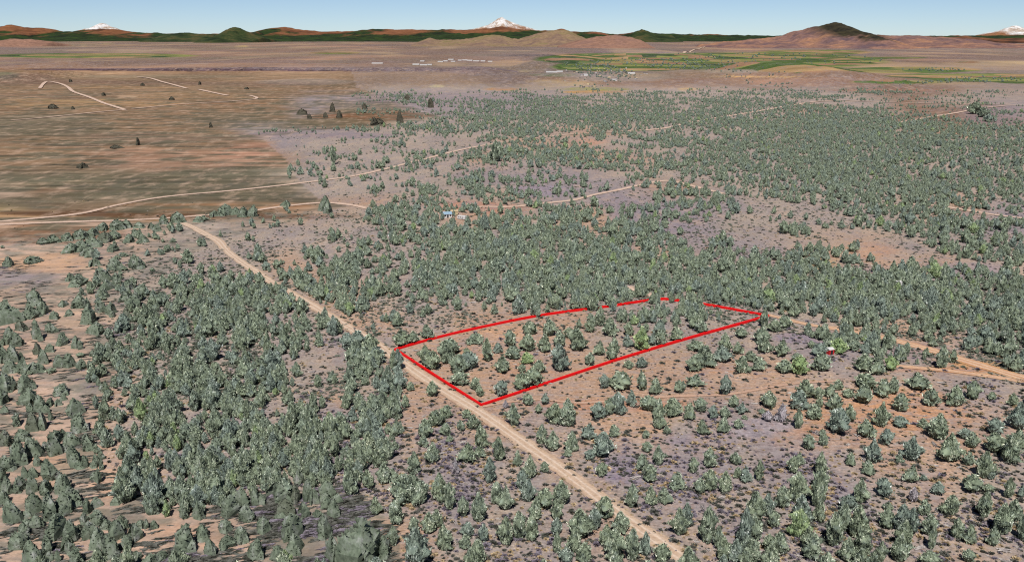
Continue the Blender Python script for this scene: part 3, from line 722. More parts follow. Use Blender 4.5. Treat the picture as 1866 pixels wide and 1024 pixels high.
# trees read off the photograph: foot x, foot y, width, height, in a view three times enlarged; ox, oy its corner
C8 = [(55,95,60,75),(130,55,40,40),(235,110,60,80),(310,60,60,70),(380,85,40,45),(495,115,55,75),(130,215,60,70),(225,220,50,65),(180,325,65,90),(305,240,70,100),(300,330,60,80),(515,275,90,80),(575,230,60,60),(455,340,70,90),(450,390,50,60),(570,330,50,60),(592,365,35,40),(683,235,45,45),(720,290,70,70),(655,300,50,50),(760,390,90,110),
(943,275,70,110),(900,180,30,40),(1023,162,55,75),(1003,333,50,75),(1078,210,35,50),(1113,160,40,55),(1160,265,90,100),(1240,275,110,130),(870,110,65,75),(757,115,40,50),(730,80,50,60),(640,50,90,60),(990,75,80,80),(1050,70,90,80),(1357,145,90,90),(1435,70,45,70),(1405,230,80,75),(1470,210,60,80),(1520,215,80,110),(1585,170,50,80),(1680,190,90,70),(1730,290,60,90),(1735,230,60,90),(1810,220,80,90),(1718,100,60,75),(1645,80,60,90),(1530,70,120,80),(1850,95,50,60),
(1000,410,45,55),(943,365,30,35),(1097,375,60,95),(1155,410,80,95),(1260,415,75,100),(1238,445,40,50),(1350,350,70,80),(1420,435,120,110),(1355,460,50,50),(1490,335,50,60),(1665,345,35,40),(1780,320,40,40),(1672,420,50,50),(1730,490,70,95),(1645,520,60,80),(1420,550,60,65),(1690,580,70,80),(1830,620,80,80),
(965,495,40,75),(1030,560,90,110),(985,620,60,90),(1108,530,45,50),(1220,572,70,55),(1585,720,70,115),(1690,710,70,95),(1760,695,70,70),(1845,870,80,130),
(500,475,90,100),(690,470,90,90),(757,445,60,55),(862,465,80,115),(810,585,75,125),(625,540,30,80),(400,540,70,110),(45,520,60,70),(150,420,90,100),(110,520,60,110),(200,500,90,100),(250,460,80,110),(45,650,80,150),(150,615,70,90),(235,590,90,100),(280,575,50,60),(395,620,80,80),
(350,690,160,140),(430,700,100,110),(540,680,120,130),(590,735,70,130),(185,755,55,80),(300,805,90,100),(285,930,60,95),(395,870,50,85),(480,860,90,100),(525,830,60,90),(560,950,90,120),(410,1040,140,180),(665,770,65,100),(750,795,100,135),(850,700,80,100),(900,730,80,110),(1020,690,70,110),(1110,720,90,90),(1060,790,80,100),(1200,700,110,110),(1175,790,70,100),(1440,775,100,100),(1172,865,70,75),(690,880,60,65),(680,945,60,65),(775,905,60,80),(745,1040,100,130),(900,920,90,130),(970,890,90,130),(1040,900,80,110),(1310,880,120,130),(1380,840,90,100),(1275,960,90,110),(1525,850,100,95),(1450,930,100,100),(1490,1010,120,150),(1590,1010,90,150),(1660,980,80,110),(1180,970,50,100),(1750,1020,80,90),(1840,1040,90,70),(1330,1020,80,90),(1230,1020,70,70)]
C9 = [(65,60,80,60),(0,85,30,50),(230,105,70,100),(350,100,60,85),(405,70,30,30),(470,175,75,80),(275,175,50,60),(320,210,50,55),(35,240,60,80),(95,200,60,70),(165,235,50,65),(230,235,50,60),(225,310,60,70),(110,325,60,75),(305,290,50,45),(335,240,30,20),(435,215,30,30),(535,250,60,85),(465,250,50,50),(630,290,55,95),(145,500,75,95),(55,535,45,80),(290,485,60,60),(415,575,55,100),(340,580,60,70),(300,560,50,50),(150,630,80,100),(95,640,60,70),(230,640,80,105),(600,530,60,80),(635,490,45,60),(690,405,60,75),(765,385,45,60),(765,335,30,35),(750,540,80,110),(755,620,80,90),
(830,190,80,80),(720,240,75,75),(630,180,90,90),(670,120,90,90),(680,50,70,70),(735,130,50,60),(745,175,40,50),(800,115,60,60),(850,80,50,50),(905,120,60,40),(840,310,110,120),(915,250,65,80),(990,150,90,90),(1000,70,110,70),(1095,120,70,90),(1150,100,60,80),(1185,195,75,85),(1085,280,90,120),(1000,335,80,85),(1190,280,70,50),(1110,380,65,80),(1285,75,100,80),(1355,165,75,85),(1490,165,100,100),(1585,130,65,90),(1690,135,40,40),(1800,165,50,60),(1310,285,50,45),(1395,345,120,120),(1535,345,60,50),(1580,395,60,75),(1455,465,130,130),(1250,460,110,110),(1180,475,40,40),(1035,470,95,110),(915,490,50,60),(1010,535,70,60),(1245,580,75,80),(1315,575,40,30),(1100,660,75,90),(1255,690,50,70),(970,690,90,110),(1390,650,60,60),(1460,760,90,95),(1320,765,60,75),(1580,630,100,80),(1670,640,50,40),(1780,670,55,100),(1850,665,40,60),(1640,560,90,130),(1560,490,60,60),(1680,570,40,60),(1710,420,100,90),(1780,470,120,130),(1830,400,80,90),(1710,320,80,75),(1830,290,110,130),
(1645,775,85,120),(1190,850,90,130),(1250,860,80,120),(1120,830,80,80),(1120,740,50,45),(1345,870,80,100),(1360,950,50,120),(1495,885,75,95),(1565,920,60,90),(1740,860,120,140),(1800,790,100,100),(1850,900,60,120),(20,830,70,120),(130,910,110,170),(190,940,60,100),(220,1010,90,110),(330,950,90,200),(400,800,100,140),(460,770,70,110),(380,900,120,120),(500,830,60,80),(610,690,100,140),(540,720,80,100),(640,800,120,130),(740,720,80,170),(745,800,80,110),(620,880,100,130),(680,950,90,110),(820,930,110,160),(870,850,90,130),(950,880,120,150),(900,740,80,80),(700,1000,110,120),(520,980,90,110),(470,960,60,80),(980,980,100,120),(900,1010,100,110),(1080,1020,60,100),(1210,930,90,120),(1180,1010,110,120),(1340,1040,90,70),(1560,1020,60,60),(370,1020,120,110),(290,1020,90,110),(1690,930,50,90)]
C5 = [(330,870,90,80),(395,850,60,60),(365,930,50,50),(470,885,70,70),(580,900,110,80),(600,910,90,90),(730,850,90,80),(685,915,35,35),(460,990,70,100),(500,1010,80,90),(575,960,80,100),(640,1010,90,90),(700,990,90,80),(800,950,60,115),(925,870,60,85),(935,935,80,60),(855,905,50,50),(880,1010,70,85),(1015,960,60,55),(1020,895,70,85),(1110,900,60,90),(1195,870,60,80),(1290,890,90,110),(1195,1000,100,130),(1080,1010,70,60),(985,1010,40,40),(1240,820,50,50),(1360,790,50,60),(1470,810,75,90),(1135,810,70,80),(1035,800,90,60),(1410,915,60,70),(1490,910,60,80),(1570,810,50,70),(1640,890,100,115),(1740,810,70,80),(1355,970,60,60),(1480,1000,70,60),(1570,985,50,50),(1640,985,60,60),(1740,945,70,80),(1830,850,60,70),(90,880,90,90),(160,900,80,90),(60,960,80,90),(130,970,90,90),(200,960,80,80),(305,1020,50,40),(1700,860,60,60),(1560,870,50,60)]
C6 = [(430,850,80,80),(440,900,70,80),(540,920,70,80),(320,820,60,50),(100,860,70,60),(70,890,80,70),(230,900,80,100),(215,950,90,80),(300,910,50,60),(110,970,110,100),(60,1000,80,70),(320,1010,70,80),(415,1000,65,70),(375,950,70,50),(630,960,60,50),(750,920,70,60),(750,1000,90,90),(640,1020,80,90),(555,1010,90,60),(740,830,40,70),(700,880,30,40),(850,900,80,70),(890,820,50,50),(930,890,70,50),(1060,920,50,50),(1190,900,45,35),(1025,840,50,40),(990,1000,90,80),(1060,1020,80,80),(1140,1000,60,70),(1465,1000,50,50),(560,770,60,60),(640,750,70,70),(500,790,60,60)]
T7 = [(15,150,70,70),(35,85,90,90),(145,80,80,80),(150,155,100,80),(220,195,60,80),(340,100,90,50),(275,165,40,40),(275,245,30,50),(415,215,80,80),(180,300,70,90),(240,290,60,90),(100,270,70,60),(440,300,90,90),(40,375,80,70),(310,430,70,110),(310,360,80,60),(120,350,80,50),(400,375,80,60),(110,480,90,130),(190,430,90,90),(50,510,80,70),(205,490,40,50),(410,485,80,90),(465,500,40,60),(555,510,40,50),(490,395,90,70),(10,560,50,60),(140,560,40,55),(280,560,80,100),(535,585,40,70),(110,630,70,70),(35,640,70,80),(175,640,60,80),(255,640,70,70),(340,640,80,90),(20,700,60,60),(80,790,90,100),(190,750,90,90),(270,770,110,120),(350,740,90,90),(400,700,110,80),(480,750,50,70),(545,800,100,60),(320,880,120,110),(390,900,80,100),(200,830,70,60),(490,890,80,80),(540,930,90,80),(600,980,100,100),(640,890,80,90),(740,895,70,80),(800,830,40,40),(845,835,40,40),(1020,945,120,120),(1115,890,80,60),(110,940,90,80),(190,1010,110,90),(250,960,80,80),(320,1010,40,50),(430,1020,100,70),(540,1010,50,60),(695,1010,40,60),(830,1030,90,50),(1330,700,80,80),(1400,700,60,70),(1350,790,80,80),(1520,670,120,80),(1610,690,60,90),(1680,680,60,100),(1700,530,90,90),(1790,660,90,80),(1720,700,50,80),(1635,590,50,70),(1560,770,100,80),(1660,770,60,70),(1600,880,120,110),(1820,770,60,80),(1150,980,60,80),(1410,990,90,90),(1520,1000,70,60),(1620,960,90,80),(1780,880,80,100),(1830,1000,100,120),(1260,760,90,100),(1210,700,60,80),(1090,780,60,80),(1440,850,80,70),(1950,1015,230,215),(2095,985,90,100),(1250,930,80,60),(1330,900,90,60)]
T4 = [(45,430,50,50),(190,410,90,35),(240,310,60,35),(300,300,70,40),(370,290,70,40),(440,280,80,45),(510,265,70,40),(380,355,80,45),(440,345,90,50),(510,325,90,50),(570,300,80,50),(630,280,70,40),(190,640,90,80),(50,740,120,90),(170,710,90,60),(230,690,60,60),(215,830,60,100),(285,790,60,50),(375,700,50,30),(50,850,70,80),(90,870,60,70),(340,860,60,60),(410,880,40,65),(440,885,30,50),(205,910,40,60),(490,740,90,90),(520,800,90,60),(560,600,60,50),(680,620,80,50),(740,650,60,70),(780,590,90,60),(690,730,60,70),(810,720,110,60),(440,655,90,60),(350,650,50,30),(425,535,110,50),(380,510,50,40),(640,530,60,60),(570,510,80,70),(520,430,60,40),(620,350,60,40),(650,450,90,60),(755,440,80,70),(25,950,80,90),(80,950,70,80),(240,960,60,70),(270,900,60,40),(320,980,60,60),(380,980,60,70),(440,990,60,50),(525,950,50,50),(490,1010,60,60),(550,900,50,50),(590,900,40,50),(625,880,50,60),(645,960,70,60),(60,1010,80,60),(190,1010,110,50),(120,1000,50,60),(500,380,60,50),(470,370,60,40),(700,560,60,50),(590,560,70,50),(20,680,60,60),(120,780,60,50),(300,720,50,40),(610,690,60,60),(560,680,60,60),
(570,235,60,40),(640,230,90,50),(690,220,60,40),(760,222,50,30),(890,200,60,45),(970,190,70,50),(1000,190,40,40),(1085,190,50,30),(1110,185,50,28),(1175,160,50,30),(1240,150,90,50),(1290,150,50,36),(1330,160,60,50),(1380,160,50,60),(1560,105,50,30),(1770,130,60,80),(1790,140,60,70),(830,230,40,35),(860,240,40,35),(740,270,50,40),(790,300,50,40),(700,300,60,40)]
T1 = [(290,595,50,25),(400,600,20,18),(1150,698,30,28),(755,795,26,40),(1655,628,60,30),(1690,650,25,25),(1815,612,35,45),(1780,645,25,28),(1855,645,30,40),(455,920,50,30),(430,920,20,20),(570,525,30,18),(940,548,30,18),(1345,490,25,12),(1090,465,20,18),(640,812,60,18),(385,450,20,15),(780,470,20,15),
(1994,600,30,35),(2186,675,35,65),(2046,685,50,40),(2080,680,50,30),(2226,550,30,30),(2356,590,30,50)]
R_ = random.Random(3)
trees = []      # dict: px py h w kind tone
def add_tree(px, py, w, h, fam, tone=None, shape=None):
    asp = h / max(w, 1)
    if shape is None:
        shape = 'slender' if asp > 1.45 else ('broad' if asp < .95 else R_.choice(['pointed', 'rounded', 'pointed']))
    if tone is None:
        t = R_.random()
        tone = .12 if t < .18 else (.8 if t > .975 else R_.uniform(.4, .6))
    trees.append(dict(px=px, py=py, w=w, h=h, fam=fam, tone=tone, shape=shape, manual=True))
GREY = {(622 + 625 / 3, 683 + 540 / 3), (1244 + 535 / 3, 683 + 250 / 3), (1244 + 465 / 3, 683 + 250 / 3), (622 + 900 / 3, 683 + 180 / 3), (1244 + 1255 / 3, 683 + 690 / 3)}
YEL = {(622 + 1640 / 3, 341 + 890 / 3), (1244 + 640 / 3, 341 + 1020 / 3), (1244 + 1140 / 3, 341 + 1000 / 3), (622 + 1015 / 3, 341 + 960 / 3), (1244 + 850 / 3, 341 + 900 / 3)}
for lst, ox, oy, fam in ((C8, 622, 683, 'j'), (C9, 1244, 683, 'j'), (C5, 622, 341, 'j'), (C6, 1244, 341, 'j'), (T7, 0, 683, 't'), (T4, 0, 341, 't'), (T1, 0, 0, 't')):
    for (cx, cy, w, h) in lst:
        p = (ox + cx / 3, oy + cy / 3)
        tone = .98 if p in GREY else (.88 if p in YEL else (1.0 if lst is T1 else None))
        add_tree(p[0], p[1], w / 3 * 1.06, h / 3 * 1.08, fam, tone)
# crown clusters and lone big trees farther off
for (px, py, w, h) in [(903, 295, 22, 38), (1775, 208, 22, 22), (1790, 214, 20, 18), (1762, 204, 18, 16), (1800, 222, 16, 14), (608, 300, 12, 34), (1486, 305, 12, 30)]:
    add_tree(px, py, w, h, 'j')
_n = 0
while _n < 125:
    px, py = R_.uniform(0, 720), R_.uniform(430, 1020)
    if not inside(LOWRES, np.array([px]), np.array([py]))[0]: continue
    if any(((px - a) / b_) ** 2 + ((py - c_) / d_) ** 2 < 1 for a, c_, b_, d_ in ((200, 885, 30, 28), (300, 975, 60, 20), (90, 480, 110, 30), (110, 560, 70, 25))): continue
    s_ = (py / 1000) ** 1.1
    add_tree(px, py, R_.uniform(14, 26) * s_, R_.uniform(12, 22) * s_, 't'); _n += 1
# the pale-edged strip past the frame's lower side
for i in range(26):
    add_tree(R_.uniform(-60, 1940), R_.uniform(1042, 1100), R_.uniform(26, 42), R_.uniform(36, 52), 'j')

for i in range(90):
    add_tree(R_.uniform(1880, 2200), R_.uniform(640, 1060), R_.uniform(22, 36), R_.uniform(28, 46), 'j')
for i in range(60):
    add_tree(R_.uniform(-320, -10), R_.uniform(640, 1060), R_.uniform(22, 36), R_.uniform(22, 36), 'j')
for i in range(60):
    add_tree(R_.uniform(-100, 1960), R_.uniform(1042, 1200), R_.uniform(26, 42), R_.uniform(36, 52), 'j')
OUTLINE = [(877, 739), (720, 638), (790, 618), (870, 599), (985, 576), (1105, 560), (1180, 549), (1212, 546), (1290, 557), (1400, 577)]
OUT_LOW = [(877, 739), (1000, 698), (1130, 655), (1260, 616), (1400, 577)]

def seg_dist(px, py, pts):
    best = np.full(np.shape(px), 1e9)
    for (x1, y1), (x2, y2) in zip(pts[:-1], pts[1:]):
        t = np.clip(((px - x1) * (x2 - x1) + (py - y1) * (y2 - y1)) / ((x2 - x1) ** 2 + (y2 - y1) ** 2), 0, 1)
        best = np.minimum(best, np.hypot(px - x1 - t * (x2 - x1), py - y1 - t * (y2 - y1)))
    return best

# forest away from the hand-read ground: sampled from the density map
N = 900000
sx = rng.uniform(-260, 2120, N); sy = 155 + (1024 - 155) * rng.random(N) ** 1.9
jac = (1 / 1.9) * ((sy - 155) / 869 + 1e-4) ** (1 / 1.9 - 1)      # sampling density over y, per unit
dpt = H / np.tan(np.arctan((sy - 512) / F) + PITCH) * CP + H * SP
hfac = np.interp(sy, [160, 260, 420], [.78, .88, 1.0])
hpx = 3.6 * F / dpt * .93 * hfac
wanted = grid_lookup(DENS, lambda ch: int(ch) / 9.0, np.clip(sx, 0, 1866), sy)[:, 0]
ux, uy, uz = unproject(sx, sy)
cl = fbm(ux / 15, uy / 19, 77, 3)
cl2 = fbm(ux / 60 + 4, uy / 110, 79, 3)
amp = np.clip(1.35 - wanted, .35, 1)
loc = np.clip(wanted ** 1.25 * 1.25 + ((cl - .5) * 1.9 + (cl2 - .5) * 1.5) * amp - .08, 0, 1) * (wanted > .03)
want_density = loc ** 1.2 * 3.2 / (hpx * hpx * .75)
have = N / 2380 / 869 * jac
keep = rng.random(N) < want_density / have
keep &= ~((seg_dist(sx, sy, MAIN) < 8 + (sy - 400) / 60) & (sy > 400))
keep &= ~((seg_dist(sx, sy, OUT_LOW) < 9))
idx = np.where(keep)[0]
print("sampled forest trees", len(idx))
hh = 3.6 * np.clip(rng.lognormal(0, .34, len(idx)), .4, 2.1)
for k, i in enumerate(idx):
    trees.append(dict(px=sx[i], py=sy[i], h=hh[k] / 3.6 * hpx[i], w=hh[k] / 3.6 * hpx[i] * rng.uniform(.48, .78), fam='j', manual=False,
                      tone=float(rng.choice([.1, .3, .45, .5, .55, .82], p=[.2, .2, .2, .2, .175, .025])), shape=KIND_LIST[int(rng.integers(4))]))
# field and town trees down in the valley
for (cx, cy, rx, ry, n) in [(1100, 136, 60, 14, 170), (1080, 122, 40, 4, 60), (1340, 110, 270, 12, 210), (1350, 126, 110, 3, 90), (1450, 125, 60, 4, 60), (1700, 128, 60, 3, 40), (1720, 149, 40, 3, 30), (1790, 146, 70, 6, 90), (1450, 152, 90, 3, 60), (1150, 115, 130, 6, 60), (1560, 152, 160, 3, 60), (1084, 164, 8, 2, 12), (1240, 122, 60, 6, 60)]:
    for _ in range(n):
        a, r = R_.uniform(0, 6.28), R_.random() ** .5
        h = R_.uniform(1.6, 3.2)
        trees.append(dict(px=cx + rx * r * math.cos(a), py=cy + ry * r * math.sin(a), h=h, w=h * R_.uniform(.8, 1.3), fam='j', tone=.2, shape='rounded', manual=False, far=True))

# keep sampled trees away from hand-placed ones is not needed; drop trees on roads
arr = np.array([(t['px'], t['py']) for t in trees])
TX, TY, TZ = unproject(arr[:, 0], arr[:, 1])
on_road = np.zeros(len(trees), bool)
for line, hw in ROAD_LINES:
    st = line[::2]
    for k in range(0, len(st) - 1):
        (x1, y1), (x2, y2) = st[k], st[k + 1]
        m = (np.abs(TX - (x1 + x2) / 2) < 30 + abs(x2 - x1)) & (np.abs(TY - (y1 + y2) / 2) < 30 + abs(y2 - y1))
        if not m.any(): continue
        L2 = (x2 - x1) ** 2 + (y2 - y1) ** 2 + 1e-9
        t = np.clip(((TX[m] - x1) * (x2 - x1) + (TY[m] - y1) * (y2 - y1)) / L2, 0, 1)
        dd = np.hypot(TX[m] - x1 - t * (x2 - x1), TY[m] - y1 - t * (y2 - y1))
        j = np.where(m)[0]; on_road[j[dd < hw + .9]] = True
DEP = depth(TX, TY, TZ)
for i, t in enumerate(trees):
    ang = math.atan((t['py'] - 512) / F) + PITCH
    t['hm'] = t['h'] * DEP[i] / F / max(math.cos(ang), .5)
    t['wm'] = t['w'] * DEP[i] / F
    t['xyz'] = (TX[i], TY[i], TZ[i]); t['road'] = bool(on_road[i])
    t['inview'] = -8 < t['px'] < 1874 and t['py'] - t['h'] < 1024
trees = [t for t in trees if not (t['road'] and not t['manual'])]

# the red-walled shed, camp buildings keep their ground clear
for cx, cy, r in ((1511, 645, 9), (815, 396, 7), (842, 399, 7)):
    trees = [t for t in trees if math.hypot(t['px'] - cx, t['py'] - cy) > r]

jun = sorted([t for t in trees if t['fam'] == 'j' and t['inview'] and not t.get('far')], key=lambda t: -t['h'])[:300]
ten = sorted([t for t in trees if t['fam'] == 't' and t['inview']], key=lambda t: -t['h'] - (1000 if t['tone'] == 1.0 else 0))[:300]
single = set(id(t) for t in jun) | set(id(t) for t in ten)

# trees step back from the red outline's sides where the photograph shows it whole
def line_y(pts, x):
    xs = [p[0] for p in pts]; ys_ = [p[1] for p in pts]
    return np.interp(x, xs, ys_)
BACKL = [p for p in OUTLINE[1:]]; NEARL = [(720, 638), (877, 739)]
out = []
for t in trees:
    x, yf = t['px'], t['py']; drop = False
    if (not t['manual'] and (abs(x - 716) < 22 and 636 < yf < 682)) or (abs(x - 1400) < 20 and 578 < yf < 604 and not t['manual']): continue
    for pts, gaps in ((OUT_LOW, []), (NEARL if NEARL[0][0] < NEARL[1][0] else NEARL[::-1], []), (BACKL, [(978, 992), (1106, 1122), (1182, 1206), (1220, 1276)])):
        if not (pts[0][0] - t['w'] * .5 < x < pts[-1][0] + t['w'] * .5) or any(a < x < b for a, b in gaps): continue
        hw_ = t['w'] * .5
        lys = [line_y(pts, min(max(x + k_ * hw_, pts[0][0]), pts[-1][0])) for k_ in (-1, -.5, 0, .5, 1)]
        if all(yf < l_ - 1 for l_ in lys) or yf - t['h'] * 1.04 > max(lys) + 2: continue
        if not t['manual']: drop = True; break
        room = yf - max(lys) - 3
        if room > t['h'] * .6: k_ = room / t['h']; t['h'] *= k_; t['hm'] *= k_
        else:
            t['py'] = min(lys) - 2.0; yf = t['py']
            X_, Y_, Z_ = unproject([x], [t['py']]); t['xyz'] = (X_[0], Y_[0], Z_[0])
    if not drop: out.append(t)
trees = out

# ---- labels for single trees
ONES = "nearest second third fourth fifth sixth seventh eighth ninth tenth eleventh twelfth thirteenth fourteenth fifteenth sixteenth seventeenth eighteenth nineteenth".split()
TENS_ = {20: "twentieth", 30: "thirtieth", 40: "fortieth", 50: "fiftieth"}
TP = {2: "twenty", 3: "thirty", 4: "forty", 5: "fifty"}
def ordinal(n):
    if n < 20: return ONES[n - 1]
    if n % 10 == 0: return TENS_.get(n, "outermost")
    return TP.get(n // 10, "sixty") + "-" + ("first second third fourth fifth sixth seventh eighth ninth".split()[n % 10 - 1])
MARKS_J = [((877, 740), "the red outline's near corner"), ((720, 638), "the red outline's left corner"), ((1400, 577), "the red outline's right corner"),
 ((1130, 660), "the middle of the outline's lower side"), ((905, 618), "the bare patch inside the outline"), ((1511, 642), "the red shed"), ((1790, 680), "the orange road bend"),
 ((1130, 855), "the dark purple scrub patch"), ((1385, 780), "the pale deadwood patch"), ((1866, 1024), "the bottom right corner"), ((1240, 1020), "the road's lower end"),
 ((1000, 838), "the road's narrow middle"), ((650, 985), "the big blurred grey tree"), ((200, 885), "the sandy clearing lower left"), ((440, 470), "the road's far end"), ((560, 552), "the road's upper bend"),
 ((1620, 760), "the open brown ground"), ((1866, 780), "the photo's right edge"), ((933, 1024), "the middle of the bottom edge"), ((1560, 1024), "the bottom edge's right half"), ((600, 800), "the grey scrub left of the road"),
 ((300, 800), "the dense grove at left"), ((350, 640), "the grove beside the plain-sided trees"), ((1100, 560), "the outline's far side"), ((1250, 720), "the reddish cross track")]
MARKS_T = [((0, 1024), "the bottom left corner"), ((200, 885), "the sandy clearing"), ((0, 640), "the photo's left edge"), ((90, 480), "the sandy slope"), ((333, 407), "the dirt road's far end"),
 ((610, 910), "the dense grove's lower edge"), ((650, 985), "the large grey blurred tree"), ((400, 1024), "the bottom edge"), ((220, 590), "the dense grove's upper left"), ((228, 201), "the pale track junction"),
 ((600, 210), "the spur of smeared ground"), ((450, 300), "the long pale upper track"), ((250, 760), "the dense grove's left side"), ((720, 225), "the brown tongue of ground"), ((20, 860), "the lower left edge"), ((130, 420), "the faint crossing track"), ((500, 980), "the sandy strip at bottom")]
def label_trees(ts, marks, noun, group, tones):
    b = {}
    for t in ts:
        d = [(math.hypot(t['px'] - m[0][0], t['py'] - m[0][1]), i) for i, m in enumerate(marks)]
        dd, i = min(d)
        dx, dy = t['px'] - marks[i][0][0], (t['py'] - marks[i][0][1]) * 1.4
        side = ("right of" if dx > 0 else "left of") if abs(dx) > abs(dy) else ("below" if dy > 0 else "above")
        b.setdefault((i, side), []).append((dd, t))
    hs = sorted(t['hm'] for t in ts); lo, hi = hs[len(hs) // 4], hs[3 * len(hs) // 4]
    for (i, side), l in b.items():
        l.sort(key=lambda a: a[0])
        for k, (dd, t) in enumerate(l):
            size = "small" if t['hm'] < lo else ("tall" if t['hm'] > hi else "middling")
            t['label'] = f"{size} {tones(t)} {noun}, {ordinal(k + 1)} {side} {marks[i][1]}"
            t['group'] = group
def tone_j(t):
    c = "grey leafless-looking" if t['tone'] > .93 else ("yellow-green" if t['tone'] > .7 else ("blue-grey" if t['tone'] < .2 else "green"))
    return t['shape'] + " " + c
label_trees(jun, MARKS_J, "juniper", "junipers scattered over the slope", tone_j)
label_trees(ten, MARKS_T, "faceted tree", "plain-sided faceted trees of the left", lambda t: ("flat-sided grey-green" if t['h'] / t['w'] < 1 else "peaked grey-green"))

# ---- build the single trees: an Empty at the foot, crown and trunk below it
def place_single(t):
    fam = t['fam']
    r = bpy.data.objects.new("juniper_tree" if fam == 'j' else "faceted_tree", None)
    r.empty_display_size = .3
    S.collection.objects.link(r)
    r.location = t['xyz']; a = R_.uniform(0, 6.283); r.rotation_euler = (0, 0, a)
    r['label'] = t['label']; r['category'] = "tree"; r['group'] = t['group']
    me = R_.choice(CROWNS[t['shape']]) if fam == 'j' else R_.choice(TENTS)
    c = bpy.data.objects.new("crown", me); S.collection.objects.link(c); c.parent = r
    sw = .97 if fam == 'j' else 1.15
    c.scale = (t['wm'] * sw, t['wm'] * sw * R_.uniform(.85, 1.1), t['hm']); c['tone'] = float(t['tone'])
    k = bpy.data.objects.new("trunk", R_.choice(TRUNKS)); S.collection.objects.link(k); k.parent = r
    k.scale = (t['wm'] * .8, t['wm'] * .8, t['hm'] * .8)
for t in jun: place_single(t)
for t in ten: place_single(t)

# ---- the rest of the forest: one object, instanced
def scatter(name, P, scale, rot, var, tone, meshes, kind='stuff', **props):
    src = bpy.data.collections.new(name + "_shapes")
    for i, me in enumerate(meshes):
        o = bpy.data.objects.new(f"{name}_shape_{i:02d}", me); src.objects.link(o)
    me = bpy.data.meshes.new(name); me.vertices.add(len(P)); me.vertices.foreach_set("co", np.asarray(P, np.float32).ravel())
    set_attr(me, "sc", scale, 'FLOAT_VECTOR'); set_attr(me, "rot", np.stack([rot * 0, rot * 0, rot], -1), 'FLOAT_VECTOR')
    a = me.attributes.new("var", 'INT', 'POINT'); a.data.foreach_set("value", np.asarray(var, np.int32))
    set_attr(me, "tone", np.asarray(tone, np.float32))
    o = link(name, me, kind=kind, **props)
    ng = bpy.data.node_groups.new(name + "_scatter", 'GeometryNodeTree')
    ng.interface.new_socket("Geometry", in_out='INPUT', socket_type='NodeSocketGeometry')
    ng.interface.new_socket("Geometry", in_out='OUTPUT', socket_type='NodeSocketGeometry')
    N_ = ng.nodes; L_ = ng.links
    gi, go = N_.new("NodeGroupInput"), N_.new("NodeGroupOutput")
    iop = N_.new("GeometryNodeInstanceOnPoints"); ci = N_.new("GeometryNodeCollectionInfo")
    ci.inputs["Collection"].default_value = src
    ci.inputs["Separate Children"].default_value = True; ci.inputs["Reset Children"].default_value = True
    def na(n, t):
        q = N_.new("GeometryNodeInputNamedAttribute"); q.data_type = t; q.inputs["Name"].default_value = n; return q.outputs["Attribute"]
    L_.new(gi.outputs[0], iop.inputs["Points"]); L_.new(ci.outputs[0], iop.inputs["Instance"])
    iop.inputs["Pick Instance"].default_value = True
    L_.new(na("var", 'INT'), iop.inputs["Instance Index"]); L_.new(na("sc", 'FLOAT_VECTOR'), iop.inputs["Scale"])
    e2r = N_.new("FunctionNodeEulerToRotation"); L_.new(na("rot", 'FLOAT_VECTOR'), e2r.inputs[0]); L_.new(e2r.outputs[0], iop.inputs["Rotation"])
    L_.new(iop.outputs[0], go.inputs[0])
    mod = o.modifiers.new("scatter", 'NODES'); mod.node_group = ng
    return o
rest = [t for t in trees if id(t) not in single and not t['road']]
print("individual", len(jun), len(ten), "rest", len(rest))
n = len(rest)
sc = np.array([(t['wm'] * 1.15, t['wm'] * 1.15, t['hm']) for t in rest])
scatter("juniper_forest", [t['xyz'] for t in rest], sc, rng.uniform(0, 6.283, n), rng.integers(0, len(FARCROWNS), n), [t['tone'] for t in rest], FARCROWNS,
        label="dense juniper forest filling the middle distance")

# ---------------------------------------------------------------- low scrub, deadwood, scrub flattened into shadow streaks
def bush_mesh(seed, mat, flat=.6, n=34):
    r = np.random.default_rng(seed)
    d = r.normal(0, 1, (n, 3)); d[:, 2] = abs(d[:, 2]); d /= np.linalg.norm(d, axis=1)[:, None]
    c = d * .32 * r.uniform(.5, 1, (n, 1)); c[:, 2] *= flat
    s = np.cross(d, r.normal(0, 1, (n, 3))); s /= np.linalg.norm(s, axis=1)[:, None]
    L = r.uniform(.12, .26, (n, 1))
    V = np.stack([c - d * L * .3 + s * L, c - d * L * .3 - s * L, c + d * L * 1.2], 1).reshape(-1, 3)
    me = mesh_from("scrub_shape", V, np.arange(3 * n).reshape(-1, 3), mat)
    return me
M_SAGE = noise_mat("sage_scrub", [(.4, lin((66, 68, 60))), (.6, lin((112, 112, 106)))], scale=.6)
M_PURPLE = noise_mat("purple_grey_scrub", [(.4, lin((102, 94, 106))), (.6, lin((146, 138, 150)))], scale=.6)
M_GREYBUSH = noise_mat("grey_green_brush", [(.4, lin((96, 104, 90))), (.6, lin((140, 142, 130)))], scale=.3)
M_DEAD = noise_mat("bleached_deadwood", [(.4, lin((150, 142, 140))), (.6, lin((200, 192, 186)))], scale=.8)
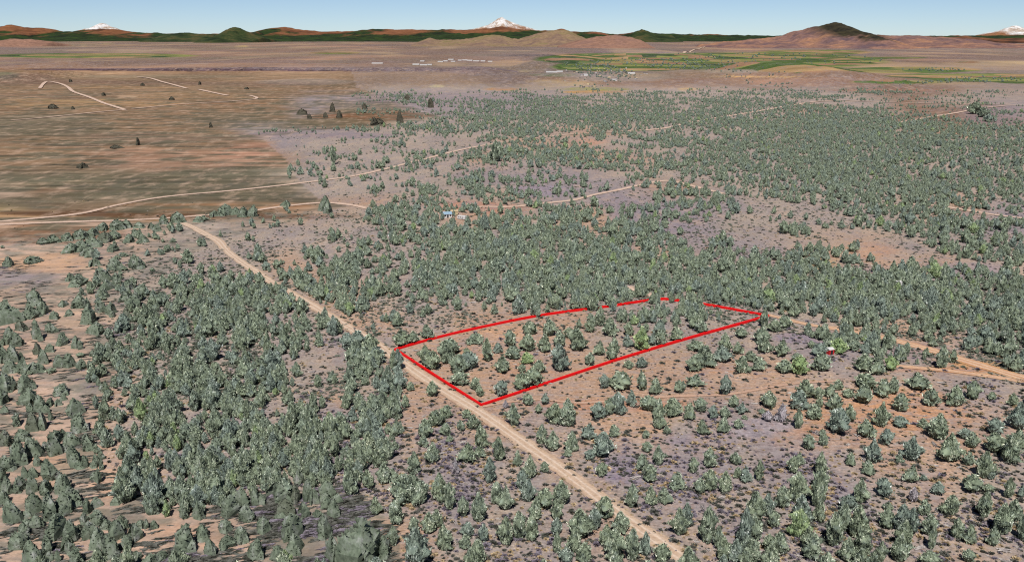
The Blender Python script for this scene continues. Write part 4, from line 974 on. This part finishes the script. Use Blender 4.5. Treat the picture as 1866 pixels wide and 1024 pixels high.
def stick_mesh(seed):
    r = np.random.default_rng(seed); V = []; Fs = []
    for k in range(5):
        a = r.uniform(-.5, .5) + seed; L = r.uniform(.4, 1.0); p = r.uniform(-.2, .2, 2); h = r.uniform(.03, .16); w = .035; o = len(V)
        dx, dy = math.cos(a) * L / 2, math.sin(a) * L / 2; nx, ny = -math.sin(a) * w, math.cos(a) * w
        for sgn in (-1, 1):
            V += [(p[0] + sgn * dx + nx, p[1] + sgn * dy + ny, h), (p[0] + sgn * dx - nx, p[1] + sgn * dy - ny, h), (p[0] + sgn * dx, p[1] + sgn * dy, h + w * 2.2)]
        for i in range(3): j = (i + 1) % 3; Fs.append((o + i, o + j, o + 3 + j, o + 3 + i))
    return mesh_from("deadwood_shape", V, Fs, M_DEAD)
M_STRAW = noise_mat("dry_grass_tuft", [(.4, lin((168, 146, 112))), (.6, lin((206, 184, 148)))], scale=.6)
SCR = [bush_mesh(i, M_SAGE) for i in range(4)] + [bush_mesh(10 + i, M_PURPLE) for i in range(3)] + [stick_mesh(i) for i in range(3)] + [bush_mesh(20 + i, M_STRAW, .5) for i in range(2)]
N = 150000
sx = rng.uniform(-150, 2020, N); sy = 360 + 760 * rng.random(N) ** .8
bx, by, bz = unproject(sx, sy)
pal, scb, fm, sm = land(bx, by, bz)
nn = fbm(bx / 9, by / 5, 91, 3)
p = np.clip(.15 + 1.0 * scb * np.clip((nn - .36) * 3.2, 0, 1), 0, 1) * np.where(sm > .8, .25, np.where(sm > .3, np.clip((nn - .35) * 5, .1, 1.6), 1))
k = rng.random(N) < p * .60
for line, hw in ROAD_LINES[:4]:
    for (x1, y1) in line[::2]:
        k &= (bx - x1) ** 2 + (by - y1) ** 2 > (hw * .95) ** 2
bx, by, bz, scb = bx[k], by[k], bz[k], scb[k]
print("scrub", k.sum())
n = len(bx)
lowz = inside(LOWRES, *project(bx, by, bz))
var = np.where((rng.random(n) < .07) & ~lowz, rng.integers(7, 10, n), np.where(rng.random(n) < scb * .75, rng.integers(4, 7, n), rng.integers(0, 4, n)))
var = np.where((rng.random(n) < .22) & ~lowz, rng.integers(10, 12, n), var)
s = np.clip(rng.lognormal(-.2, .45, n), .3, 2.0) * np.where((var > 6) & (var < 10), 1.5, 1.15)
rotz = np.where(lowz, rng.normal(.32, .2, n), rng.uniform(0, 6.283, n))  # lower-left clumps share one direction, stretched flat below to imitate cast-shadow streaks
scatter("scrub_and_shadow_streaks", np.stack([bx, by, bz], -1), np.stack([s * np.where(lowz, 3.2, 1), s * np.where(lowz, 1.0, 1), s * np.where(lowz, .45, .8)], -1), rotz, var, np.zeros(n), SCR, label="low sage scrub and deadwood between the trees, some flattened as shadow streaks")

N = 260000
sx = rng.uniform(-150, 2020, N); sy = 168 + 560 * rng.random(N) ** 1.15
wanted = grid_lookup(DENS, lambda ch: int(ch) / 9.0, np.clip(sx, 0, 1866), sy)[:, 0]
bx, by, bz = unproject(sx, sy)
nn = fbm(bx / 22, by / 30, 95, 3)
k = rng.random(N) < np.clip(.04 + wanted * .45, 0, .4) * np.clip((nn - .34) * 4, .05, 1) * (wanted > .02)
for line, hw in ROAD_LINES:
    for (x1, y1) in line[::3]:
        k &= (bx - x1) ** 2 + (by - y1) ** 2 > (hw * 1.3) ** 2
bx, by, bz = bx[k], by[k], bz[k]; n = len(bx)
print("bushes", n)
s = np.clip(rng.lognormal(.25, .38, n), .5, 2.6)
scatter("sage_brush", np.stack([bx, by, bz], -1), np.stack([s, s, s * .75], -1), rng.uniform(0, 6.283, n), rng.integers(0, 4, n), np.zeros(n), [bush_mesh(40 + i, M_GREYBUSH, n=22) for i in range(4)], label="grey-green brush filling the gaps between junipers")

# ---------------------------------------------------------------- the red outline
m, nt, b = new_mat("red_outline", .6)
b.inputs["Base Color"].default_value = (.50, .005, .006, 1)
M_RED = m
outl = bpy.data.objects.new("boundary_outline", None); S.collection.objects.link(outl)
ox, oy, oz = unproject([877.], [739.])
outl.location = (ox[0], oy[0], oz[0])
outl['label'] = "bright red four-sided outline lying on the ground beside the dirt road"; outl['category'] = "boundary line"
def side(pts, w0, w1):
    x, y, z = unproject([p[0] for p in pts], [p[1] for p in pts])
    line = spline(np.stack([x, y], -1), 2.0)
    d = np.gradient(line, axis=0); d /= np.linalg.norm(d, axis=1)[:, None]
    nr = np.stack([-d[:, 1], d[:, 0]], -1)
    w = np.linspace(w0, w1, len(line)) / 2
    z = terrain(line[:, 0], line[:, 1])
    hh = w * 1.15
    V = []
    for k in (-1, 1):
        for top in (0, 1):
            q = line + nr * (w * k)[:, None]
            V.append(np.stack([q[:, 0] - ox[0], q[:, 1] - oy[0], z - oz[0] + (-.15 if not top else .12 + hh)], -1))
    A = np.stack([V[0], V[1], V[3], V[2]], 1)          # n,4,3 loop
    n = len(line); Fs = []
    for i in range(n - 1):
        for j in range(4):
            Fs.append((i * 4 + j, (i + 1) * 4 + j, (i + 1) * 4 + (j + 1) % 4, i * 4 + (j + 1) % 4))
    Fs += [(0, 1, 2, 3), ((n - 1) * 4 + 3, (n - 1) * 4 + 2, (n - 1) * 4 + 1, (n - 1) * 4)]
    me = mesh_from("side", A.reshape(-1, 3), Fs, M_RED)
    link("side", me, outl)
side([(877, 739), (800, 690), (720, 638)], .7, .85)
side(OUTLINE[1:8], .85, 1.1)
side(OUTLINE[7:], 1.1, 1.05)
side(OUT_LOW, .75, 1.08)

# ---------------------------------------------------------------- sheds, camp, valley buildings
def flat_mat(name, c, k=K, rough=.7, sc=.8):
    m, nt, b = new_mat(name, rough); q = NB(nt)
    pos = q.n("ShaderNodeNewGeometry").outputs["Position"]
    a = lin(c, k)
    q.l(q.mix(1.0, a, q.ramp(q.noise(pos, sc, 4), [(.3, .85), (.7, 1.08)]), 'MULTIPLY'), b.inputs["Base Color"])
    return m
M_WHITE = flat_mat("white_paint", (222, 220, 218), .62); M_RWALL = flat_mat("red_boards", (190, 50, 52), .75); M_BLUE = flat_mat("pale_blue_metal", (150, 176, 196), .6)
M_TAN = flat_mat("tan_wall", (206, 186, 150)); M_DARK = flat_mat("dark_opening", (50, 46, 50)); M_GREYR = flat_mat("grey_roof", (150, 146, 148))
def box(V, Fs, x0, x1, y0, y1, z0, z1):
    o = len(V)
    V += [(x, y, z) for z in (z0, z1) for x, y in ((x0, y0), (x1, y0), (x1, y1), (x0, y1))]
    Fs += [(o, o + 3, o + 2, o + 1), (o + 4, o + 5, o + 6, o + 7)] + [(o + i, o + (i + 1) % 4, o + 4 + (i + 1) % 4, o + 4 + i) for i in range(4)]
def part(name, boxes, mat, parent):
    V, Fs = [], []
    for bb in boxes: box(V, Fs, *bb)
    return link(name, mesh_from(name, V, Fs, mat), parent)
def house(name, px, py, w, l, h, rot, wallm, roofm, label, cat, group=None, rh=.9, detail=True):
    x, y, z = unproject([float(px)], [float(py)])
    r = bpy.data.objects.new(name, None); S.collection.objects.link(r); r.location = (x[0], y[0], z[0]); r.rotation_euler = (0, 0, rot)
    r['label'] = label; r['category'] = cat
    if group: r['group'] = group
    part("wall", [(-w / 2, w / 2, -l / 2, l / 2, -.3, h)], wallm, r)
    e = min(.35, w * .06)
    V = [(-w / 2 - e, -l / 2 - e, h + .01), (w / 2 + e, -l / 2 - e, h + .01), (w / 2 + e, l / 2 + e, h + .01), (-w / 2 - e, l / 2 + e, h + .01), (-w / 2 - e, 0, h + rh), (w / 2 + e, 0, h + rh)]
    me = bpy.data.meshes.new("roof"); me.from_pydata(V, [], [(0, 1, 5, 4), (2, 3, 4, 5), (0, 4, 3), (1, 2, 5), (0, 3, 2, 1)]); me.materials.append(roofm)
    link("roof", me, r)
    if detail:
        part("door", [(-.5, .4, -l / 2 - .06, -l / 2 + .02, 0, min(2.0, h * .85))], M_DARK, r)
        for s_ in (-1, 1):
            if w > 4: part("window", [(s_ * w * .32 - .45, s_ * w * .32 + .45, -l / 2 - .05, -l / 2 + .02, h * .42, h * .8)], M_DARK, r)
    return r
house("shed", 1511, 644, 1.9, 2.4, 1.7, .35, M_RWALL, M_WHITE, "small red-walled shed with white roof beside a juniper clump", "shed", rh=.5)
house("cabin", 815, 396, 4.6, 3.6, 2.0, .3, M_WHITE, M_BLUE, "pale blue-roofed cabin in the small clearing among junipers", "cabin", rh=1.3)
# white camper with wheels beside the cabin
x, y, z = unproject([842.], [400.])
cp = bpy.data.objects.new("camper_trailer", None); S.collection.objects.link(cp); cp.location = (x[0], y[0], z[0]); cp.rotation_euler = (0, 0, -.5); cp.scale = (.7, .7, .7)
cp['label'] = "white camper trailer at the clearing's right end"; cp['category'] = "trailer"
part("body", [(-3.6, 3.6, -1.3, 1.3, .5, 3.0), (-3.2, 3.2, -1.1, 1.1, 3.0, 3.2)], M_WHITE, cp)
part("door", [(.6, 1.4, -1.36, -1.28, .7, 2.5)], M_GREYR, cp)
for wx in (-2.2, -.6): part("window", [(wx - .5, wx + .5, -1.36, -1.28, 1.6, 2.3)], M_DARK, cp)
for wy in (-1.15, 1.15):
    V = [(math.cos(a) * .42, sy_, .42 + math.sin(a) * .42) for sy_ in (wy - .15, wy + .15) for a in np.linspace(0, 2 * math.pi, 12, endpoint=False)]
    Fs = [(i, (i + 1) % 12, 12 + (i + 1) % 12, 12 + i) for i in range(12)]
    me = bpy.data.meshes.new("wheel"); me.from_pydata(V, [], Fs + [tuple(range(12))[::-1], tuple(range(12, 24))]); me.materials.append(M_DARK); link("wheel", me, cp)
part("hitch", [(-4.8, -3.6, -.08, .08, .5, .62)], M_DARK, cp)
house("shack", 828, 391, 4, 3, 2.2, .1, M_TAN, M_TAN, "small tan shack behind the cabin and the white camper", "shack", rh=.5)
house("shack", 1636, 523, 2.2, 2.2, 2.4, .2, M_WHITE, M_WHITE, "tiny white-roofed shack deep in the dense forest", "shack", rh=.4)

wh = [(688, 116.5, 24), (758, 118.6, 14), (772, 119.4, 16), (783, 119.2, 10), (770, 112.4, 9), (803, 113.4, 12), (812, 112.2, 9), (822, 109.6, 12), (826, 113, 10), (838, 111, 8), (847, 110.6, 11), (856, 111.4, 12), (868, 112.2, 14), (880, 112.4, 10), (893, 113.2, 10), (1005, 131.5, 26), (1020, 132, 14), (1067, 138.5, 8), (1118, 146.5, 6), (1150, 134.8, 16)]
for _i, (px, py, w) in enumerate(sorted(wh)):
    dd = H * F / (py - 66)
    house("warehouse", px, py, w * .8 * dd / F, 24, R_.uniform(1.6, 2.6), R_.uniform(-.05, .05), M_WHITE, M_WHITE, ("leftmost" if _i == 0 else ordinal(_i + 1) + " from left") + " of the long white buildings on the far plain", "building", "white valley buildings seen as thin streaks", rh=1.2, detail=False)
for i in range(60):
    a, r = R_.uniform(0, 6.28), R_.random() ** .5
    px, py = 1100 + 85 * r * math.cos(a), 136 + 13 * r * math.sin(a)
    house("house", px, py, R_.uniform(3, 5.5), R_.uniform(3, 5), R_.uniform(1.3, 2.0), R_.uniform(-.6, .6), R_.choice([M_WHITE, M_TAN, M_GREYR]), R_.choice([M_GREYR, M_TAN, M_GREYR, M_DARK]), "tiny house in the valley town beyond the forest", "house", "houses of the valley town", rh=1.0, detail=False)
